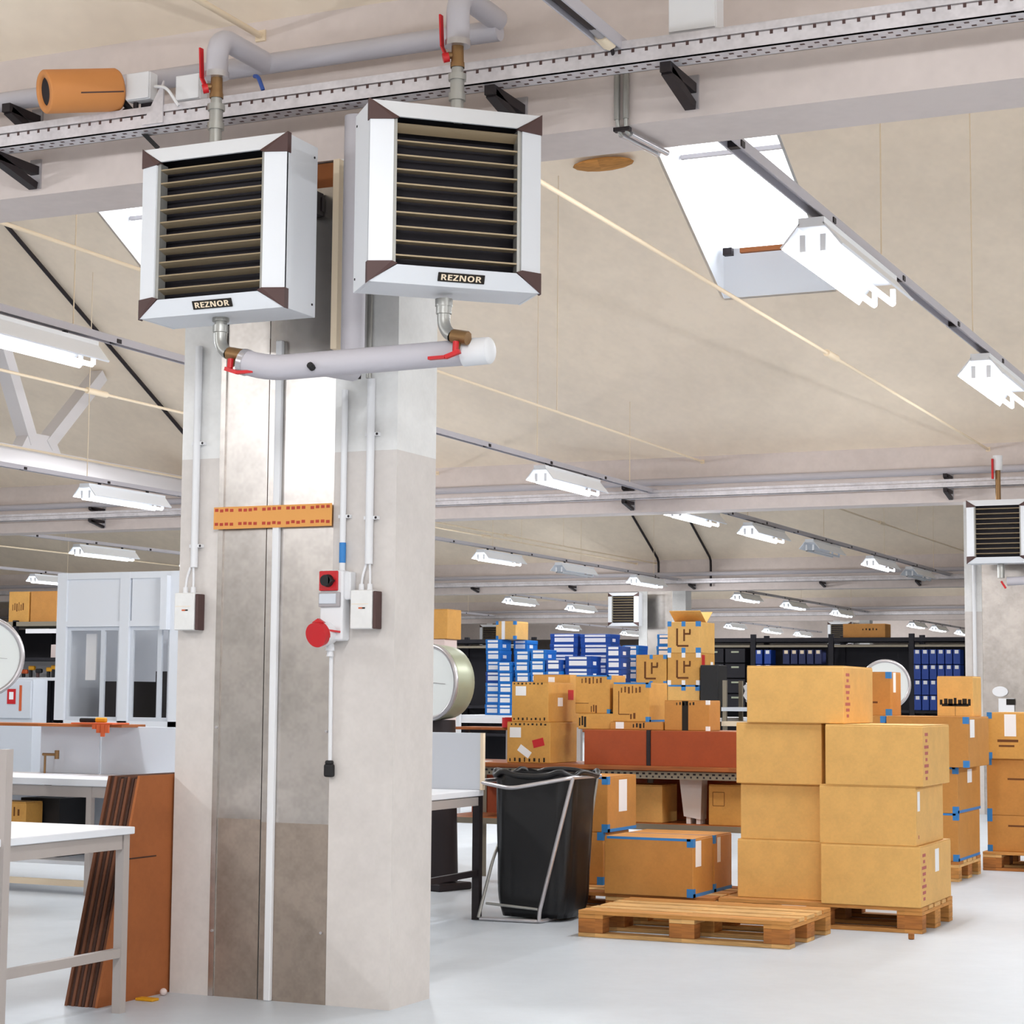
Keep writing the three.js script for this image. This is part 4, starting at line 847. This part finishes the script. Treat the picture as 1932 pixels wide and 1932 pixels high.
// rack at the far left with cartons, tools and grey cabinet
{
  const g = thing('storage_rack', 'dark storage rack left of the glazed booth', 'rack', [-17.4, 0, -22.4]);
  for (const x of [-1.4, -0.1, 1.2]) for (const z of [-0.4, 0.4]) mesh('upright', bx(0.06, 2.3, 0.06, x, 1.15, z), M.rackDark, g);
  mesh('top_shelf', bx(2.7, 0.06, 0.86, -0.1, 2.25, 0), M.angle, g);
  mesh('shelf', bx(2.7, 0.04, 0.86, -0.1, 1.77, 0), M.rackDark, g);
  mesh('shelf', bx(2.7, 0.04, 0.86, -0.1, 1.5, 0), M.benchTop, g);
  mesh('back_sheet', bx(2.7, 2.2, 0.02, -0.1, 1.1, -0.4), M.rackDark, g);
  mesh('tool_backing', bx(2.6, 0.24, 0.02, -0.1, 1.64, -0.2), M.paper, g);
  mesh('paper_strip', bx(0.5, 0.06, 0.04, 0.35, 2.15, 0.42), M.paper, g);  // strip of white paper along the rack front, gives no light
  carton('tan carton on top of the left rack', [-17.5, 2.28, -22.05], [0.34, 0.42, 0.4], { mat: 'card', print: marks('front', -0.1, 0.2, 6, 0.02, 0.12, 0.035) });
  carton('carton with broad printed bars on top of the left rack', [-17.08, 2.28, -22.05], [0.44, 0.42, 0.4], { mat: 'cardDark', print: marks('front', -0.16, 0.3, 4, 0.05, 0.1, 0.1), ink: 'cardDark' });
  const c = thing('grey_cabinet', 'grey wall cabinet with red notice left of the booth', 'cabinet', [-17.25, 0, -21.95]);
  mesh('body', rbx(0.95, 1.5, 0.3, 0, 0.75, 0.3, 0.01), M.panelGray, c);
  mesh('door', rbx(0.9, 0.5, 0.02, 0, 1.22, 0.46, 0.006), M.panelGray, c);
  mesh('notice', bx(0.14, 0.2, 0.004, 0.13, 1.26, 0.473), M.red, c);
  mesh('notice_panel', bx(0.07, 0.1, 0.004, 0.13, 1.27, 0.476), M.paper, c);
  mesh('red_bar', bx(0.04, 0.34, 0.004, 0.28, 1.24, 0.473), M.orange, c);
  [[-17.28, 0.09, 'yellow'], [-17.16, 0.05, 'black'], [-16.98, 0.07, 'yellow'], [-16.9, 0.1, 'yellow'], [-17.4, 0.04, 'orange']].forEach(([x, h, m], i) => {
    const t = thing('hand_drill', ['upright yellow hand tool on the shelf left of the booth', 'black hand tool between the yellow ones left of the booth', 'yellow hand tool beside the black one left of the booth', 'yellow hand tool touching the booth post', 'small orange hand tool nearest the big scale dial'][i], 'tool', [x, 1.52, -22.1]);
    mesh('motor', rbx(0.1, 0.06, 0.06, 0, h + 0.04, 0, 0.02, 2), M[m], t); mesh('handle', rbx(0.04, h + 0.02, 0.04, -0.02, h / 2 + 0.01, 0, 0.01), M[m === 'black' ? 'heaterCorner' : 'black'], t);
  });
  carton('small grey-tan carton hanging dark in the left rack', [-16.9, 1.79, -22.1], [0.15, 0.18, 0.2], { mat: 'pinkish' });
}

// ------------------------------------------------------------------ blue box stacks on the far table
{
  const g = thing('packing_table', 'long white table carrying the blue box stacks', 'table', [-8.1, 0, -20.25]);
  mesh('table_top', rbx(3.0, 0.04, 1.5, 0, 1.09, 0, 0.005), M.benchTop, g);
  for (const x of [-1.45, 0, 1.45]) for (const z of [-0.7, 0.7]) mesh('leg', bx(0.06, 1.07, 0.06, x, 0.535, z), M.benchFrame, g);
  tag(mesh('white_post', box(-9.495, -9.445, 0, 1.62, -19.46, -19.41), M.whitePlastic), 'white upright post before the dark rack beside the blue tower', 'post');
  mesh('front_rail', bx(3.0, 0.05, 0.03, 0, 1.05, 0.76), M.whitePlastic, g);
}
function blueStack(x, z, w, d, n, h, name, deep) {
  for (let i = 0; i < n; i++) {
    const g = thing('blue_box', `${ordinal(i)} blue lidded box upwards in the ${name}`, 'box', [x + rr(-0.006, 0.006), 1.11 + i * h, z + rr(-0.01, 0.01)], 0, `blue boxes of the ${name}`);
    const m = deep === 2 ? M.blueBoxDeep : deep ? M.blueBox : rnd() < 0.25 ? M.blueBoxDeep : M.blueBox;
    mesh('body', rbx(w - 0.008, h * 0.72, d - 0.008, 0, h * 0.36, 0, 0.003), m, g);
    mesh('lid', rbx(w - 0.002, h * 0.34, d - 0.002, 0, h * 0.82, 0, 0.003), m, g);
    mesh('label', bx(w * 0.68, h * 0.4, 0.001, 0, h * 0.4, d / 2 - 0.0035), M.paper, g);
    mesh('lid_label', bx(w * 0.68, h * 0.2, 0.001, 0, h * 0.82, d / 2 - 0.0005), M.paper, g);
    if (deep !== 1) mesh('side_label', bx(0.001, h * 0.3, d * 0.3, w / 2 - 0.0035, h * 0.4, 0.03), M.paper, g);
  }
}
blueStack(-9.21, -19.9, 0.18, 0.3, 7, 0.118, 'tall single tower at the dark rack');
blueStack(-9.02, -20.2, 0.17, 0.3, 7, 0.118, 'second tower just behind the tall single tower');
blueStack(-8.97, -19.7, 0.17, 0.3, 5, 0.115, 'low front stack next to the tall single tower');
blueStack(-8.775, -19.72, 0.18, 0.3, 6, 0.116, 'second front stack from the tall tower');
blueStack(-8.585, -19.7, 0.18, 0.3, 6, 0.118, 'third front stack from the tall tower');
blueStack(-8.39, -19.68, 0.18, 0.3, 5, 0.12, 'fourth front stack from the tall tower');
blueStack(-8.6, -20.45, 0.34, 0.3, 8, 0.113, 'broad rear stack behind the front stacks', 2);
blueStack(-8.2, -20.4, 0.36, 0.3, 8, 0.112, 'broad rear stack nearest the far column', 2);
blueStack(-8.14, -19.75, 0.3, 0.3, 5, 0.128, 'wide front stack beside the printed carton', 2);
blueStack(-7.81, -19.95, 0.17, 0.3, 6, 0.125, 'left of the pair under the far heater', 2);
blueStack(-7.84, -20.53, 0.19, 0.3, 6, 0.129, 'right of the pair under the far heater', 1);
blueStack(-7.46, -20.58, 0.19, 0.3, 7, 0.128, 'high stack behind the tan cartons', 1);
const GT = 'cartons on the far white table';
const LP = (w, h) => [['front', -w * 0.2, h * 0.5, 0.022, h * 0.55], ['front', -w * 0.02, h * 0.22, w * 0.35, 0.02], ['front', w * 0.02, h * 0.56, 0.02, h * 0.38], ['front', w * 0.13, h * 0.6, w * 0.18, 0.02], ['front', w * 0.2, h * 0.68, 0.02, h * 0.14]];
carton('light carton with flap standing open, topmost of the tan stack', [-7.07, 1.79, -19.95], [0.36, 0.335, 0.5], { mat: 'cardLight', tape: true, tapeLeft: true, tapeMid: true, tw: 0.055, open: true, group: GT, print: LP(0.36, 0.335) });
carton('middle tan carton with red mark on its side in the far stack', [-7.07, 1.45, -19.95], [0.36, 0.34, 0.5], { mat: 'card', tape: 'paper', tapeMid: true, tapeLeft: true, tw: 0.05, group: GT, print: LP(0.36, 0.34), labels: [['right', 0.12, 0.22, 0.1, 0.2, 'red'], ['right', 0.4, 0.2, 0.08, 0.1]] });
carton('lowest tan carton with blue tape cross in the far stack', [-7.07, 1.11, -19.95], [0.36, 0.34, 0.5], { mat: 'cardLight', tape: true, tapeMid: true, tw: 0.06, tapeEdge: true, group: GT, labels: [['front', -0.08, 0.1, 0.08, 0.04, 'red']] });
carton('upper tan carton next to the far stack', [-7.435, 1.445, -19.95], [0.345, 0.325, 0.4], { mat: 'card', tape: true, tapeMid: true, tw: 0.045, group: GT, print: LP(0.345, 0.325) });
carton('lower tan carton next to the far stack', [-7.435, 1.11, -19.95], [0.345, 0.335, 0.4], { mat: 'card', tape: true, tapeMid: true, group: GT });
carton('taped carton lying on the tall blue tower', [-9.08, 1.937, -19.8], [0.24, 0.2, 0.34], { mat: 'cardLight', tape: true, tw: 0.04, tapeLeft: true, group: GT, labels: [['front', -0.03, 0.1, 0.04, 0.2]] });
tag(mesh('equipment_case', rbx(0.2, 0.55, 0.3, -6.75, 1.385, -20.0, 0.01), M.black), 'black equipment case beside the tan carton stack', 'case');
{
  const g = thing('metal_trolley', 'metal trolley with upright pole and white bundle behind the plain cartons', 'trolley', [-6.35, 0, -20.1]);
  mesh('deck', bx(0.7, 0.05, 0.6, 0.1, 1.05, 0), M.tie, g);
  mesh('shelf', bx(0.7, 0.04, 0.6, 0.1, 1.2, 0), M.panelGray, g);
  mesh('pole', bx(0.05, 1.65, 0.05, 0.13, 0.825, 0.3), M.fitting, g);
  for (const [x, z] of [[-0.22, 0.27], [0.42, 0.27], [-0.22, -0.27], [0.42, -0.27]]) mesh('leg', bx(0.04, 1.5, 0.04, x, 0.75, z), M.angle, g);
  const b = thing('plastic_bundle', 'crumpled white plastic bundle on the metal trolley', 'bundle', [-6.22, 1.22, -20.1]);
  const geo = new THREE.IcosahedronGeometry(0.17, 3), p = geo.attributes.position;
  for (let i = 0; i < p.count; i++) { const k = 1 + 0.22 * Math.sin(p.getX(i) * 40 + 3 * p.getY(i) * 17) * Math.cos(p.getZ(i) * 31); p.setXYZ(i, p.getX(i) * k * 1.25, p.getY(i) * k + 0.17, p.getZ(i) * k); }
  geo.computeVertexNormals(); mesh('film', geo, M.paper, b);
}
// carton standing over a pinkish cupboard beside the olive scale
{
  const g = thing('tall_cupboard', 'pinkish tall cupboard beside the big column', 'cupboard', [-7.1, 0, -14.12]);
  mesh('carcass', rbx(0.3, 1.757, 0.22, 0, 0.8785, 0, 0.008), M.pinkish, g);
  mesh('door', rbx(0.27, 1.6, 0.02, 0, 0.87, 0.115, 0.005), M.pinkish, g);
  mesh('handle', bx(0.04, 0.12, 0.03, 0.09, 1.58, 0.135), M.black, g);
  carton('small carton on top of the tall cupboard', [-7.06, 1.757, -14.0], [0.27, 0.235, 0.25], { mat: 'card' });
}

// ------------------------------------------------------------------ far racks with blue bins
function farRack(x0, n, w, label) {
  const g = thing('storage_rack', label, 'rack', [x0 + n * w / 2, 0, -34.4]);
  const L = n * w;
  for (let i = 0; i <= n; i++) for (const z of [-0.4, 0.4]) mesh('upright', bx(0.09, 2.46, 0.07, -L / 2 + i * w, 1.23, z), M.rackDark, g);
  for (let i = 0; i < n; i++) {
    const c = -L / 2 + (i + 0.5) * w;
    mesh('top_beam', bx(w - 0.1, 0.07, 0.86, c, 2.36, 0), M.rackDark, g);
    mesh('top_edge', bx(w - 0.12, 0.04, 0.02, c, 2.25, 0.42), M.angle, g);
    for (const y of [1.12, 0.6]) mesh('shelf', bx(w - 0.1, 0.05, 0.86, c, y, 0), M.rackDark, g);
  }
  mesh('back_sheet', bx(L, 2.3, 0.03, 0, 1.15, -0.42), M.rackDark, g);
}
farRack(-18.2, 2, 1.42, 'dark storage rack behind the tall blue tower');
farRack(-12.15, 4, 1.42, 'long dark storage rack with blue bins before the far wall');
function bin(x, y, label, m, group) {
  const g = thing('storage_bin', label, 'bin', [x, y, -34.05], 0, group);
  mesh('body', rbx(0.12, 0.25, 0.3, 0, 0.125, 0, 0.008), m, g);
  mesh('tag', bx(0.065, 0.06, 0.004, 0, 0.21, 0.152), m === M.blueBin ? M.paper : M.tie, g);
}
const nth = ['first', 'second', 'third', 'fourth', 'fifth', 'sixth'];
const rowNames = ['bottom', 'second', 'third', 'top'];
for (let r = 0; r < 4; r++) for (let c = 0; c < 6; c++) bin(-7.775 + c * 0.135, 1.147 + r * 0.262, `${nth[c]} blue bin from the upright in the ${rowNames[r]} row of the last rack bay`, M.blueBin, 'blue bins of the last rack bay');
for (let r = 2; r < 4; r++) for (let c = 0; c < 2; c++) bin(-10.6 + c * 0.16, 1.147 + r * 0.262, `${nth[c]} of two bright blue bins in the ${rowNames[r]} row of the second rack bay`, M.blueBin, 'blue bins of the second rack bay');
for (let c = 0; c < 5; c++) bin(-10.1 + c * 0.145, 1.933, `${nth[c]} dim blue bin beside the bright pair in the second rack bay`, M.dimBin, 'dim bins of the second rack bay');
for (let r = 0; r < 4; r++) for (let c = 0; c < 3; c++) {
  const t = thing('green_crate', `${nth[c]} dark crate in the ${rowNames[r]} row of the rack bay beside the tan cartons`, 'crate', [-11.85 + c * 0.4, 1.147 + r * 0.27, -34.1], 0, 'dark crates of the first rack bay');
  mesh('body', rbx(0.37, 0.25, 0.35, 0, 0.125, 0, 0.008), M.rackDark, t); mesh('grip', bx(0.14, 0.03, 0.006, 0, 0.19, 0.176), M.scaleBody, t);
}
carton('brown carton on top of the far rack beside the tiny heater', [-8.75, 2.4, -34.1], [0.75, 0.24, 0.4], { mat: 'cardDark', ink: 'inkBlack', print: marks('front', -0.02, 0.14, 5, 0.03, 0.04, 0.06) });

// fittings on the second column
{
  const g = thing('return_pipe', 'white return pipe with red valve under the far right heater', 'pipe', [-4.3, 2.6, -22.75]);
  mesh('drop', rod([0.05, 0.26, 0], [0.05, 0.1, 0], 0.04, 10), M.fitting, g);
  mesh('insulation', rod([0.12, 0.06, 0.02], [1.0, 0.1, -0.05], 0.05, 12), M.insulation, g);
  mesh('lever_handle', bar([0.06, 0.06, 0.05], [0.11, -0.02, 0.05], 0.03, 0.02), M.red, g);
  const s = thing('supply_riser', 'supply pipe with red valve above the far right heater', 'pipe', [-4.27, 3.58, -22.75]);
  mesh('pipe', rod([0, 0, 0], [0, 0.35, 0], 0.03, 10), M.brass, s);
  mesh('insulation', rod([0, 0.35, 0], [0, 0.52, 0], 0.055, 12), M.whitePlastic, s);
  mesh('lever_handle', bar([-0.05, 0.25, 0.05], [-0.05, 0.48, 0.05], 0.04, 0.02, [1, 0, 0]), M.red, s);
  tag(mesh('conduit', rod([-4.68, 1.55, -23.37], [-4.68, 3.6, -23.37], 0.022, 8), M.whitePlastic), 'white conduit on the second column at the right', 'conduit');
  const b = thing('switch_box', 'white switch box low on the second column above the cartons', 'switch box', [-4.7, 1.38, -23.4]);
  mesh('body', rbx(0.1, 0.16, 0.08, 0, 0.08, 0.041, 0.008), M.whitePlastic, b); mesh('foot', bx(0.06, 0.03, 0.05, 0, -0.015, 0.03), M.heaterCorner, b);
  tag(mesh('oval_sticker', new THREE.CylinderGeometry(1, 1, 0.004, 24).scale(0.09, 1, 0.06).rotateX(Math.PI / 2).translate(-4.4, 1.42, -23.385), M.paper), 'oval white sticker on the second column', 'sticker');
  const n = thing('notice', 'white notice with black picture on the second column', 'notice', [-4.33, 1.14, -23.385]);
  mesh('sheet', bx(0.18, 0.2, 0.004, 0, 0.1, 0), M.paper, n); mesh('picture', bx(0.1, 0.07, 0.002, 0.05, 0.16, 0.003), M.inkBlack, n);
}
scene.traverse((o) => { if (o.isMesh) { o.castShadow = true; o.receiveShadow = true; } });
renderer.render(scene, camera);
